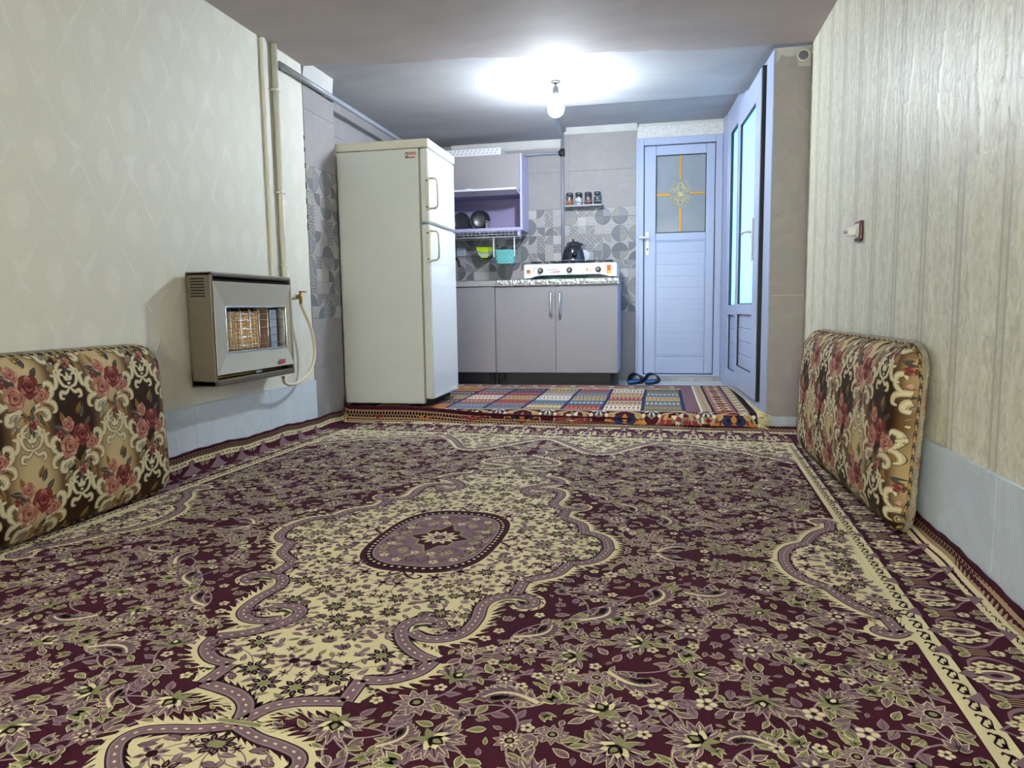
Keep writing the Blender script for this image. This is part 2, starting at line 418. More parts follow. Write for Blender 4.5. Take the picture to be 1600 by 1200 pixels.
# plaster fillet between the left wall and the ceiling above the pipe, and along the back wall
def ragged(x0, y0, x1, y1, z0, z1, out, nrm, seed, n=14):
    """a rough plaster cove strip between a wall top and the ceiling"""
    r = random.Random(seed); vs = []; fs = []
    for i in range(n+1):
        t = i/n; x = x0+(x1-x0)*t; y = y0+(y1-y0)*t; j = r.uniform(-.3, .3)*(1 if n > 14 else .25)
        zz = z0+(z1-z0)*.25*j; o = out*(1+.12*r.uniform(-1, 1))
        vs += [(x, y, zz), (x+nrm[0]*o*.3, y+nrm[1]*o*.3, zz+.012), (x+nrm[0]*o, y+nrm[1]*o, z1), (x, y, z1)]
    for i in range(n):
        for k in range(4):
            a = i*4+k; c = i*4+(k+1) % 4; fs.append((a, c, c+4, a+4))
    return MB().raw(vs, fs, M_PLAST)
b = ragged(XL, 4.05, XL, 4.44, 2.125, ZK, .014, (1, 0), 3); struct(b.obj('trim_1'))
b = ragged(-1.9, YB-.008, XREC, YB-.008, 2.165, ZK, .03, (0, -1), 4); struct(b.obj('trim_2'))
b = ragged(XREC, YB-.008, -.215, YB-.008, 2.275, ZREC, .03, (0, -1), 5); struct(b.obj('trim_3'))

# pier beside the glazed door, with its tiles and the flue hole
b = MB(); b.prism([(.622, 4.456), (1.05, 4.456), (1.05, 4.64), (.616, 4.64)], 0, 2.2, M_PLAST); PIER = struct(b.obj('wall_pier'))
for k, (z0, z1) in enumerate(((.078, .80), (.80, 1.42), (1.42, 2.125))):
    b = MB(); top = [(.626, z0+.002), (.818, z0+.002), (.818, z1-.002), (.626, z1-.002)]
    if k == 2: top = [(.626, z0+.002), (.818, z0+.002), (.818, 2.085), (.752, 2.09), (.742, 2.15), (.70, 2.145), (.66, 2.16), (.64, 2.12), (.626, 2.11)]
    b.prism(top, 4.448, 4.456, M_PIER, fn=lambda x, y, z: (x, z, y)); b.obj('tile', PIER)
b = MB(); b.box((.622, 4.438, 0), (.819, 4.456, .076), M_MARB, .003); b.obj('plinth', PIER)
b = MB(); b.lathe([(.026, 0), (.036, 0), (.037, .012), (.027, .014), (.026, 0)], (.777, 4.450, 2.146), mat('flue_ring', 'd8d5cc', .5), 24, mtx=Matrix.Rotation(PI/2, 3, 'X'))
b.lathe([(.0, .004), (.0265, .003)], (.777, 4.449, 2.146), mat('flue_dark', '6d6f78', .8), 24, mtx=Matrix.Rotation(PI/2, 3, 'X')); b.obj('flue_ring', PIER)

# marble skirtings, tile by tile
def skirting(name, x0, x1, y0, ystep, yend, ylow):
    root = MB(); root.box((min(x0, x1), ylow, 0), (max(x0, x1)-.002 if x1 > x0 else max(x0, x1), yend, .316), M_GROUT) if False else None
    o = bpy.data.objects.new(name, None); COL.objects.link(o); o.location = ((x0+x1)/2, (ylow+yend)/2, 0); struct(o)
    y = y0
    while y > ylow: y -= ystep
    while y < yend:
        a, c = max(y, ylow), min(y+ystep, yend)
        if c-a > .03:
            b = MB(); b.box((min(x0, x1), a+.0012, .003), (max(x0, x1), c-.0012, .325), M_MARB, .0015, 1); b.obj('tile', o)
        y += ystep
skirting('baseboard_left', XL+.0005, XL+.012, 3.505, .645, 4.04, YREAR)
skirting('baseboard_right', XR-.012, XR-.0005, 1.91, .60, YK-.012, YREAR)

# kitchen wall tiles: plain ones, and a patchwork print between .70 and 1.627 m
PT = [mat('print_light', '9d9897', .5), mat('print_pale', 'aaa5a4', .5), mat('print_grey', '6c6d73', .5), mat('print_mid', '7f7e82', .5), mat('print_dark', '57585f', .5), mat('print_line', '42434a', .5), mat('print_warm', '87837f', .5)]
def cell_template(kind):
    P = Pat(); n = 9; a = np.linspace(0, PI/2, n)
    arc = lambda r, cx=0, cy=0: np.column_stack([cx+r*np.cos(a), cy+r*np.sin(a)])
    if kind in (0, 1, 2, 3):
        col = (2, 3, 4, 6)[kind]
        P.fan(np.vstack([arc(.94), [[0, 0]]]), col, .0002, (.35, .35)); P.strip(arc(.93), .022, 5 if kind != 3 else 4, .0003)
        if kind in (0, 2):
            for k in range(5): P.strip(np.array([[.08, .1+.16*k], [.85*math.cos(.14+.2*k), .1+.16*k]]), .014, 3 if kind == 2 else 4, .0003)
    elif kind == 4:
        for i in (.25, .75):
            for j in (.25, .75): P.strip(disc(.17, 12, i, j), .045, 4, .0002, closed=True)
        P.strip(disc(.12, 8, .5, .5), .03, 2, .0003, closed=True)
    elif kind == 5: pass
    elif kind == 6: P.fan(np.array([[.02, .02], [.98, .02], [.98, .98], [.02, .98]]), 1, .0001)
    elif kind == 7:
        P.fan(np.array([[.02, .02], [.98, .02], [.98, .98], [.02, .98]]), 3, .0001); P.strip(arc(.7), .03, 1, .0002); P.strip(arc(.45), .03, 4, .0002)
    elif kind == 8:
        for r in (.3, .55, .8): P.strip(arc(r), .02, 4, .0002)
        P.strip(np.array([[0, .05], [1, .05]]), .02, 4, .00025)
    elif kind == 9:
        for q in range(6): P.strip(arc(.18, .1+.3*(q % 3), .15+.45*(q//3)), .018, 3, .0002)
    if not P.v: P.tri([(0, 0), (.01, 0), (0, .01)], [(0, 1, 2)], 0, .00005)
    return P.pack()
CELLS = [cell_template(k) for k in range(10)]
def cell_kind(i, j):
    r = random.Random(i*7919+j*104729+5); R = random.Random((i//2)*31+(j//2)*57+(i//16)*3)
    if R.random() < .32: return r.choice((0, 1, 2, 3, 0, 1, 3)), ((2, 3), (1, 0))[j % 2][i % 2]
    k = r.choice((4, 5, 6, 7, 8, 9, 0, 2, 1, 3, 0, 4)); return k, r.randrange(4)
def wall_tiles(parent, u0, u1, place, seed, upto=2.2):
    """place(u, z, h) -> world; tiles .60 wide from u1 downwards"""
    rows = [(ZS, .39), (.39, .70), (.70, 1.009), (1.009, 1.318), (1.318, 1.627), (1.627, 1.955), (1.955, upto)]
    edges = [u1]
    while edges[-1] > u0+.02: edges.append(max(u0, edges[-1]-.6))
    def fn(u, v, h): return np.array([place(a, c, d) for a, c, d in zip(u, v, h)])
    for a, c in zip(edges[1:], edges[:-1]):
        for ri, (z0, z1) in enumerate(rows):
            b = MB(); b.prism([(a+.001, z0+.001), (c-.001, z0+.001), (c-.001, z1-.001), (a+.001, z1-.001)], 0, .007, PT[0] if 2 <= ri <= 4 else M_TILE, fn=place)
            t = b.obj('tile', parent)
            if 2 <= ri <= 4:
                P = Pat(); cw = .075; ch = (z1-z0)/4; nc = int(round((c-a)/cw)); cw = (c-a)/max(nc, 1)
                for i in range(nc):
                    for j in range(4):
                        gi = int(round((a+i*cw-u0)/.075)); kd, q = cell_kind(gi+seed*40, j+(ri-2)*4)
                        V, F, C = CELLS[kd]; p = V[:, :2]-.5
                        for _ in range(q): p = np.column_stack([-p[:, 1], p[:, 0]])
                        p = p+.5
                        P.v.append(np.column_stack([a+(i+p[:, 0])*cw, z0+(j+p[:, 1])*ch, V[:, 2]+.007])); P.f.append(F+P.n); P.c.append(C); P.n += len(V)
                    P.strip(np.array([[a+i*cw, z0+.002], [a+i*cw, z1-.002]]), .0007, 4, .0074)
                for j in range(4): P.strip(np.array([[a+.002, z0+j*ch], [c-.002, z0+j*ch]]), .0007, 4, .0074)
                P.build('printed_pattern', fn, PT, t)
wall_tiles(WALL_B, XLK, -.214, lambda u, z, h: (u, YB-h, z), 0, 2.29)
wall_tiles(WALL_LK, YK+.002, YB-.01, lambda u, z, h: (XLK+h, u, z), 1)
wall_tiles(WALL_L, 4.04, YK-.001, lambda u, z, h: (XL+h-.003, u, z), 2)
b = MB()
for k in range(7):   # broken plaster crumbs along the edge of the tiles
    z = 1.78-.09*k+rnd.uniform(-.03, .03); b.box((XL, 4.036, z), (XL+.004, 4.044, z+rnd.uniform(.02, .05)), mat('broken_edge', '4f4038', .9))
b.obj('chipped_edge', WALL_L)

# ------------------------------------------------------------------ door in the back wall
DX = lambda lo, hi, m, bev=.004, q=None: (q or MB()).box(lo, hi, m, bev)
door = struct(thing('door_1', (.15, YB, ZS), 'white panel door with frosted upper glass and golden cross bars', 'door'))
b = MB(); yf = YB-.02
b.box((-.213, yf, .12), (-.157, YB+.1, 2.20), M_UPVC, .004); b.box((.452, yf, .12), (.522, YB+.1, 2.20), M_UPVC, .004); b.box((-.157, yf, 2.138), (.452, YB+.1, 2.20), M_UPVC, .004); b.box((-.157, yf, .12), (.452, YB+.1, .138), M_UPVC, .003)
b.box((-.222, yf-.006, .12), (-.200, yf+.02, 2.20), M_UPVC, .003); b.box((.497, yf-.006, .12), (.507, yf+.02, 2.20), M_UPVC, .002)
fr = b.obj('door_frame', door)
scr = mat('screw_grey', '8d9096', .4, .6)
for x in (-.211, .502):
    for z in (.55, .95, 1.35, 1.72, 2.1):
        b = MB(); b.lathe([(0, .004), (.004, .003), (.005, 0)], (x, yf-.005, z), scr, 8, mtx=Matrix.Rotation(PI/2, 3, 'X')); b.obj('screw', fr)
b = MB(); b.box((-.215, YB-.004, 2.20), (.53, YB+.1, 2.302), mat('transom_textured', 'c9c8c6', .6, var=.22, vscale=70, bump=.8, bscale=90, bdist=.004)); b.obj('transom_panel', door)
b = MB(); b.box((-.22, YB-.045, ZS), (.53, YB+.1, .12), mat('door_sill_stone', '9a9893', .5, var=.25, vscale=12)); b.obj('sill', door)
# leaf: stiles and rails, glass, boards
b = MB(); ly0, ly1 = YB-.012, YB+.05
b.box((-.150, ly0, .145), (-.052, ly1, 2.131), M_UPVC, .005); b.box((.374, ly0, .145), (.446, ly1, 2.131), M_UPVC, .005)
b.box((-.052, ly0, 2.049), (.374, ly1, 2.131), M_UPVC, .005); b.box((-.052, ly0, 1.318), (.374, ly1, 1.384), M_UPVC, .005); b.box((-.052, ly0, .145), (.374, ly1, .30), M_UPVC, .005)
leaf = b.obj('door_leaf', door)
b = MB(); g = .004
for lo, hi in (((-.1565, ly0+.012, .139), (-.150, ly0+.03, 2.137)), ((.446, ly0+.012, .139), (.4525, ly0+.03, 2.137)), ((-.1565, ly0+.012, 2.131), (.4525, ly0+.03, 2.1375)), ((-.1565, ly0+.012, .1385), (.4525, ly0+.03, .145))): b.box(lo, hi, M_SEAL)
b.obj('door_seal', leaf)
b = MB()
for lo, hi in (((-.052, ly0+.003, 1.384), (-.045, ly0+.02, 2.049)), ((.367, ly0+.003, 1.384), (.374, ly0+.02, 2.049)), ((-.052, ly0+.003, 2.042), (.374, ly0+.02, 2.049)), ((-.052, ly0+.003, 1.384), (.374, ly0+.02, 1.391))): b.box(lo, hi, M_SEAL)
b.obj('glazing_bead', leaf)
M_DGLASS = mat('grey_frosted_glass', '8b929b', .16, var=.10, vscale=3, bump=.05, bscale=240, coat=.5)
b = MB(); b.box((-.046, ly0+.014, 1.39), (.368, ly0+.02, 2.044), M_DGLASS); b.obj('pane', leaf)
M_GOLDBAR = mat('gold_bar', 'c38a2a', .35, .3)
gx, gz = .158, 1.715; gy = ly0+.010
for lo, hi in (((gx-.010, gy, 1.84), (gx+.010, gy+.006, 2.046)), ((gx-.010, gy, 1.388), (gx+.010, gy+.006, 1.60)), ((-.046, gy, gz-.012), (.075, gy+.006, gz+.010)), ((.235, gy, gz-.006), (.370, gy+.006, gz+.012))):
    b = MB(); b.box(lo, hi, M_GOLDBAR, .002); b.obj('glass_bar', leaf)
M_ORN = mat('gilt_wire', 'd8c887', .35, .5)
b = MB()
for sx in (-1, 1):
    for sz in (-1, 1):
        for k, (wx_, hz) in enumerate(((.018, .115), (.036, .095), (.055, .06))):
            pts = [(gx+sx*wx_*math.sin(PI*t/8), gy, gz+sz*hz*t/8) for t in range(9)]
            b.tube(pts, .0028, M_ORN, 6)
        for k in range(4):   # curls
            ax, az = gx+sx*(.05+.012*k), gz+sz*(.10-.026*k)
            b.tube([(ax+sx*.014*math.cos(q)*(1-q/9), gy, az+sz*.014*math.sin(q)*(1-q/9)) for q in np.linspace(0, 5, 10)], .0022, M_ORN, 5)
        for k in range(5):
            q = .25+.26*k; b.tube([(gx+sx*.05*math.cos(q), gy, gz+sz*.05*math.sin(q)), (gx+sx*.082*math.cos(q), gy, gz+sz*.095*math.sin(q))], .0016, M_ORN, 5)
b.lathe([(0, .006), (.014, .004), (.018, 0)], (gx, gy+.004, gz), M_ORN, 16, mtx=Matrix.Rotation(PI/2, 3, 'X'))
b.obj('gilt_ornament', leaf)
b = MB(); b.box((-.052, ly0+.008, .30), (.374, ly0+.02, 1.318), M_UPVC)
b.obj('panel_backing', leaf)
zs = np.linspace(.31, 1.31, 11)
for z0, z1 in zip(zs[:-1], zs[1:]):
    b = MB(); b.box((-.046, ly0+.005, z0+.0004), (.368, ly0+.012, z1-.0004), M_UPVC, .0008, 1); b.obj('board', leaf)
b = MB()
for lo, hi in (((-.052, ly0-.002, .30), (-.04, ly0+.01, 1.318)), ((.362, ly0-.002, .30), (.374, ly0+.01, 1.318)), ((-.052, ly0-.002, 1.306), (.374, ly0+.01, 1.318)), ((-.052, ly0-.002, .30), (.374, ly0+.01, .318))): b.box(lo, hi, M_UPVC, .004)
b.obj('panel_moulding', leaf)
M_HND = mat('white_handle', 'e3e4ea', .25)
b = MB(); b.box((-.136, ly0-.012, 1.19), (-.108, ly0, 1.40), M_HND, .008, 3)
b.tube([(-.122, ly0-.01, 1.345), (-.122, ly0-.045, 1.345)], .009, M_HND); b.tube([(-.122, ly0-.045, 1.345), (-.16, ly0-.05, 1.345), (-.20, ly0-.045, 1.347)], [.010, .011, .008], M_HND)
b.tube([(-.122, ly0-.014, 1.255), (-.122, ly0-.014, 1.235)], .005, M_SEAL, 6); b.obj('door_handle', leaf)

# ------------------------------------------------------------------ glazed door and side light in the right kitchen wall
def W2(s, n, z): p = A2+D2*s+N2*n; return Vector((p.x, p.y, z))
def wbox(b, s0, s1, n0, n1, z0, z1, m, bev=.004):
    T = Matrix(((D2.x, N2.x, 0, A2.x), (D2.y, N2.y, 0, A2.y), (0, 0, 1, 0), (0, 0, 0, 1)))
    return b.box((s0, n0, z0), (s1, n1, z1), m, bev, mtx=T)
b = MB(); wbox(b, 1.96, 2.10, -.2, .0, ZS, 2.33, M_UPVC); wbox(b, .19, 2.1, -.2, -.02, 2.305, 2.44, M_PLAST, 0); struct(b.obj('wall_right_kitchen'))
d2 = struct(thing('door_2', W2(1.0, 0, ZS), 'white glazed door with side light beside the tiled pier', 'door'))
b = MB()
wbox(b, .005, .20, -.09, .0, ZS, 2.198, M_UPVC); wbox(b, 1.13, 1.19, -.06, .0, ZS+.04, 2.195, M_UPVC); wbox(b, 1.72, 1.98, -.06, .004, ZS, 2.30, M_UPVC)
wbox(b, .2, .92, -.09, .0, 2.185, 2.198, M_UPVC); wbox(b, .92, 1.98, -.09, .0, 2.165, 2.305, M_UPVC); wbox(b, .2, 1.98, -.09, .006, ZS, ZS+.05, M_UPVC); wbox(b, 1.19, 1.72, -.06, 0, .67, .745, M_UPVC)
wbox(b, 1.19, 1.26, -.06, 0, ZS+.05, 2.165, M_UPVC); wbox(b, 1.65, 1.72, -.06, 0, ZS+.05, 2.165, M_UPVC); wbox(b, 1.26, 1.65, -.06, 0, 2.11, 2.165, M_UPVC); wbox(b, 1.26, 1.65, -.06, 0, ZS+.05, .225, M_UPVC)
fr2 = b.obj('door_frame', d2)
b = MB(); wbox(b, 1.26, 1.65, -.04, -.03, .745, 2.11, M_FROST, 0); b.obj('pane', fr2)
def bead(b, s0, s1, z0, z1, n0, n1, t=.008, m=M_SEAL):
    wbox(b, s0, s0+t, n0, n1, z0, z1, m, 0); wbox(b, s1-t, s1, n0, n1, z0, z1, m, 0); wbox(b, s0, s1, n0, n1, z0, z0+t, m, 0); wbox(b, s0, s1, n0, n1, z1-t, z1, m, 0)
b = MB(); bead(b, 1.255, 1.655, .74, 2.115, -.028, -.008); bead(b, 1.255, 1.655, .22, .675, -.03, -.012, .005); b.obj('glazing_bead', fr2)
for z0, z1 in zip(np.linspace(.225, .67, 5)[:-1], np.linspace(.225, .67, 5)[1:]):
    b = MB(); wbox(b, 1.26, 1.65, -.05, -.022, z0+.001, z1-.001, M_UPVC, .002); b.obj('board', fr2)
# the leaf stands a little proud of the frame
b = MB(); n0, n1 = -.03, .022
wbox(b, .25, .42, n0, n1, .14, 2.178, M_UPVC); wbox(b, 1.03, 1.125, n0, n1, .14, 2.178, M_UPVC); wbox(b, .42, 1.03, n0, n1, 2.02, 2.178, M_UPVC); wbox(b, .42, 1.03, n0, n1, .68, .752, M_UPVC); wbox(b, .42, 1.03, n0, n1, .14, .30, M_UPVC)
lf2 = b.obj('door_leaf', d2)
b = MB(); wbox(b, .2005, .249, -.06, -.01, .135, 2.183, M_SEAL, 0); wbox(b, .238, .249, -.03, .016, .135, 2.183, M_SEAL, 0); wbox(b, .25, 1.128, -.03, .01, 2.178, 2.184, M_SEAL, 0); b.obj('door_seal', lf2)  # black strips stand in for the dark gap beside the leaf
b = MB(); wbox(b, .42, 1.03, -.01, 0, .752, 2.02, M_FROST, 0); b.obj('pane', lf2)
b = MB(); bead(b, .418, 1.032, .75, 2.022, .002, .016); bead(b, .418, 1.032, .298, .682, 0, .016, .005); b.obj('glazing_bead', lf2)
for z0, z1 in zip(np.linspace(.30, .68, 5)[:-1], np.linspace(.30, .68, 5)[1:]):
    b = MB(); wbox(b, .42, 1.03, -.02, .004, z0+.001, z1-.001, M_UPVC, .002); b.obj('board', lf2)
b = MB(); wbox(b, .40, .432, n1, n1+.012, 1.03, 1.30, mat('handle_steel', 'd5d8dc', .35), .005)
hs = MATS['handle_steel']; b.tube([W2(.416, n1+.01, 1.215), W2(.416, n1+.055, 1.215), W2(.43, n1+.060, 1.218), W2(.465, n1+.060, 1.216), W2(.495, n1+.054, 1.208)], [.010, .011, .011, .011, .009], hs); b.obj('door_handle', lf2)
# ================================================================== the large carpet
CC = np.array([-.70, 2.15]); CA = math.radians(2.3)
CW, CL = 1.548, 2.305
def bend(e, r):
    e = np.asarray(e, float); q = r*PI/2
    al = np.where(e < 0, e, np.where(e < q, r*np.sin(np.clip(e, 0, q)/r), r)); up = np.where(e < 0, 0, np.where(e < q, r*(1-np.cos(np.clip(e, 0, q)/r)), r+e-q))
    return al, up
def carpet0(u, v):
    X = CC[0]+u*math.cos(CA)+v*math.sin(CA); Y = CC[1]-u*math.sin(CA)+v*math.cos(CA)
    r = .03; ed = .004*np.sin(v*9+1.3)+.003*np.sin(v*23)
    s = XR-.016-r; al, up1 = bend(X-s+ed*.5, r); X = np.where(X > s, s+al, X)
    s2 = XL+.018+r; al, up2 = bend(s2-X+ed, r); X = np.where(X < s2, s2-al, X)
    s3 = YK-.035-.04; al, up3 = bend(Y-s3+.006*np.sin(u*5), .04); Y = np.where(Y > s3, s3+al, Y)
    edge = np.clip((np.maximum(np.abs(u)/CW, np.abs(v)/CL)-.86)/.14, 0, 1)
    wav = edge*(.004+.004*np.sin(u*7+v*5)*np.cos(v*6.1-u*2))
    return np.stack([X, Y, .008+up1*.95+up2*.72+up3*.9+wav], -1)
def carpet(u, v, h):
    e = .002; p = carpet0(u, v); du = carpet0(u+e, v)-carpet0(u-e, v); dv = carpet0(u, v+e)-carpet0(u, v-e)
    n = np.cross(du, dv); n /= np.linalg.norm(n, axis=-1, keepdims=True)+1e-12
    return p+n*np.asarray(h)[:, None]
def wool(name, c, var=.1): 
    return mat(name, c, .92, var=var, vscale=320, bump=.5, bscale=700, bdist=.001, spec=.12)
BURG, MAUV, CREM, SAGE, DARK, TAN, MAU2 = range(7)
WOOL = [wool('wool_burgundy', '471a2a'), wool('wool_mauve', '856a74'), wool('wool_cream', 'dfd2a9'), wool('wool_sage', '8f8d66'), wool('wool_dark', '30101b'), wool('wool_tan', 'a98d6f'), wool('wool_pale_mauve', 'a08a8f')]

# --- motif templates (unit size)
def t_rosette(n, outl, fill, inn, core, dot):
    P = Pat()
    for k in range(n):
        a = 2*PI*k/n; P.fan(petal(.12, 1.0, 1.15/n*1.75, a), outl, 0); P.fan(petal(.13, .94, 1.15/n*1.5, a), fill, .0001); P.fan(petal(.28, .66, .09, a, 4), inn, .0002)
    P.fan(disc(.36, 10), outl, .00025); P.fan(disc(.31, 10), core, .0003); P.fan(disc(.16, 8), dot, .00035)
    return P.pack()
def t_star(n, fill, core, dot):     # dark flower for the cream grounds
    P = Pat()
    for k in range(n): P.fan(petal(.25, 1, .2, 2*PI*k/n, 4), fill, 0); P.fan(petal(.45, .8, .07, 2*PI*k/n, 3), dot, .0001)
    P.fan(disc(.34, 8), core, .0001); return P.pack()
def t_blossom(outl, fill, core):
    P = Pat()
    for k in range(5):
        a = 2*PI*k/5; P.fan(disc(.42, 8, .58*math.cos(a), .58*math.sin(a)), outl, 0); P.fan(disc(.32, 8, .6*math.cos(a), .6*math.sin(a)), fill, .0001)
    P.fan(disc(.24, 7), core, .0002); return P.pack()
def t_leaf(outl, fill, vein, wd=.26):
    P = Pat(); P.fan(petal(0, 1, wd, 0, 6, .75), outl, 0); P.fan(petal(.05, .93, wd*.8, 0, 6, .75), fill, .0001); P.strip(np.array([[.05, 0], [.75, 0]]), [.02, .005], vein, .0002); return P.pack()
def t_lobed(outl, fill, vein):
    P = Pat()
    for a, l, w_ in ((0, 1, .2), (.65, .72, .17), (-.65, .72, .17), (1.25, .5, .14), (-1.25, .5, .14)):
        P.fan(petal(0, l, w_, a, 5, .7), outl, 0); P.fan(petal(.06, l*.92, w_*.76, a, 5, .7), fill, .0001)
    P.strip(np.array([[-.12, 0], [.7, 0]]), [.03, .008], vein, .0002); return P.pack()
def t_palmette(outl, fill, core, base):
    P = Pat()
    for k in range(11):
        a = (k-5)*.36; L = 1-.035*abs(k-5); P.fan(petal(.1, L, .13, a, 5, .95), outl, 0); P.fan(petal(.12, L*.965, .114, a, 5, .95), fill, .0001); P.strip(np.array([[.35*math.cos(a), .35*math.sin(a)], [.8*L*math.cos(a), .8*L*math.sin(a)]]), .014, DARK if k % 2 else outl, .00015)
    for k in range(5): P.fan(petal(-.05, .5, .13, (k-2)*.6, 5), base, .0002)
    P.fan(petal(.0, .42, .16, 0, 5), DARK, .0003); P.fan(petal(.05, .34, .09, 0, 5), core, .00035)
    for sg in (1, -1): P.fan(petal(0, .5, .12, PI+sg*.6, 5), SAGE, .0002)
    return P.pack()
def t_acanthus(outl, fill):
    P = Pat(); n = 9
    for k in range(n):
        t = k/(n-1); a = .2+1.9*t; x, y = .95*t-.1*math.sin(a), .45*math.sin(2.2*t)
        dx, dy = math.cos(1.15-2.0*t), math.sin(1.15-2.0*t)
        for sg in (1, -1):
            ang = math.atan2(dy, dx)+sg*.75; L = .34*math.sin(PI*(.12+.8*t))+.08
            q = petal(0, L, .085, ang, 5, .7)+[x, y]; P.fan(q, outl, 0); q = petal(.01, L*.93, .068, ang, 5, .7)+[x, y]; P.fan(q, fill, .0001); P.strip(np.array([[x+L*.3*math.cos(ang), y+L*.3*math.sin(ang)], [x+L*.75*math.cos(ang), y+L*.75*math.sin(ang)]]), [.007, .003], DARK, .00015)
    ts = np.linspace(0, 1, 9); sp = np.column_stack([.95*ts-.1*np.sin(.2+1.9*ts), .45*np.sin(2.2*ts)])
    P.strip(sp, np.linspace(.05, .015, 9), outl, .0002); return P.pack()
def t_tulip(outl, fill, core):
    P = Pat()
    for a in (-.5, .5, 0): P.fan(petal(0, 1, .26, a, 5, .65), outl, .00005*(a == 0)); P.fan(petal(.04, .92, .205, a, 5, .65), fill, .0001)
    P.fan(petal(-.1, .35, .16, 0, 5), core, .0002); return P.pack()
T_ROS = [t_rosette(9, CREM, MAUV, CREM, DARK, SAGE), t_rosette(8, MAU2, MAUV, CREM, DARK, CREM), t_rosette(10, CREM, MAUV, MAU2, DARK, SAGE)]
T_PALM = [t_palmette(CREM, MAUV, SAGE, CREM), t_palmette(CREM, MAUV, CREM, SAGE)]
T_BLO = [t_blossom(SAGE, CREM, MAUV), t_blossom(MAU2, CREM, DARK)]
T_LEAF = [t_leaf(CREM, SAGE, DARK), t_leaf(CREM, MAUV, DARK), t_leaf(MAU2, MAUV, DARK), t_leaf(CREM, SAGE, DARK, .2)]
T_LOB = [t_lobed(CREM, SAGE, DARK), t_lobed(CREM, MAUV, DARK)]
T_ACA = t_acanthus(CREM, MAUV); T_TUL = [t_tulip(CREM, MAUV, SAGE), t_tulip(CREM, SAGE, MAUV)]
T_DST = [t_star(8, DARK, SAGE, MAUV), t_star(6, MAUV, DARK, BURG), t_star(8, MAUV, SAGE, DARK)]
T_DLF = [t_leaf(MAUV, MAUV, CREM, .22), t_leaf(BURG, MAUV, BURG, .24), t_leaf(MAU2, SAGE, MAUV, .22)]
T_DTU = [t_tulip(BURG, MAUV, SAGE), t_lobed(MAUV, MAU2, BURG)]

# --- outlines, one quadrant traced from the photograph (u right, v along), then mirrored
B1a = smooth_path([(0, 1.062), (.022, 1.012), (.06, .982), (.105, .968), (.155, .958)]); B1b = smooth_path([(.155, .958), (.150, .878)], 4)
B1c = smooth_path([(.150, .878), (.205, .866), (.250, .826), (.265, .775)]); B1d = smooth_path([(.265, .775), (.218, .752), (.172, .71), (.142, .655), (.143, .612), (.170, .588), (.205, .586), (.225, .606), (.205, .622)])
B2 = smooth_path([(.168, .655), (.205, .678), (.250, .674), (.287, .635), (.296, .56), (.287, .475), (.312, .422), (.358, .404), (.400, .416), (.412, .448), (.388, .468), (.368, .452)])
B3 = smooth_path([(.352, .404), (.352, .300)], 4); B3b = smooth_path([(.352, .300), (.392, .268), (.428, .235), (.444, .185), (.452, .143)]); B3c = smooth_path([(.452, .143), (.497, .128), (.532, .082), (.550, 0)])
OUT_Q = np.vstack([B1a, B1b[1:], B1c[1:], B1d[1:22], B2[3:41], B3[1:], B3b[1:], B3c[1:]])
def four(q):
    a = q; return np.vstack([a, (a*[1, -1])[::-1][1:], (a*[-1, -1])[1:], (a*[-1, 1])[::-1][1:-1]])
MED = four(OUT_Q)
PEN = smooth_path([(.004, 1.075), (.06, 1.098), (.115, 1.11), (.158, 1.128), (.168, 1.165), (.13, 1.215), (.075, 1.255), (.03, 1.285), (0, 1.312)])
NOT_ = [smooth_path([(1.272, .408), (1.235, .440), (1.205, .425), (1.222, .405)]), smooth_path([(1.250, .425), (1.240, .345)], 4), smooth_path([(1.240, .345), (1.195, .30), (1.165, .245), (1.140, .175)]), smooth_path([(1.140, .175), (1.092, .135), (1.065, .075), (1.055, 0)])]
NOTP = np.vstack([[(1.272, .345)], NOT_[2], NOT_[3][1:], (NOT_[3]*[1, -1])[::-1][1:], (NOT_[2]*[1, -1])[::-1][1:], [(1.272, -.345)]])
LOB = smooth_path([(0, 1.80), (.06, 1.76), (.13, 1.66), (.20, 1.56), (.27, 1.46), (.33, 1.42), (.40, 1.45), (.46, 1.56), (.54, 1.70), (.62, 1.80)])
COR = smooth_path([(.62, 1.80), (.74, 1.765), (.86, 1.72), (.96, 1.63), (1.06, 1.60), (1.12, 1.52), (1.21, 1.46), (1.272, 1.36)])
UI, VI = 1.272, 1.825
M4 = [(1, 1), (-1, 1), (1, -1), (-1, -1)]
rng = np.random.default_rng(11)
def darts(mask, d, n, box, prev=None):
    """Poisson-disc points inside mask; prev = (points, clearance)"""
    out = []; P = np.empty((0, 2)); Q, qc = prev if prev is not None else (np.empty((0, 2)), np.empty(0))
    c = rng.uniform((box[0], box[1]), (box[2], box[3]), (n, 2)); c = c[mask(c[:, 0], c[:, 1])]
    for p in c:
        if len(out) and np.min(np.sum((np.array(out)-p)**2, 1)) < d*d: continue
        if len(Q) and np.any(np.hypot(Q[:, 0]-p[0], Q[:, 1]-p[1]) < qc+d*.45): continue
        out.append(p)
    return np.array(out).reshape(-1, 2)

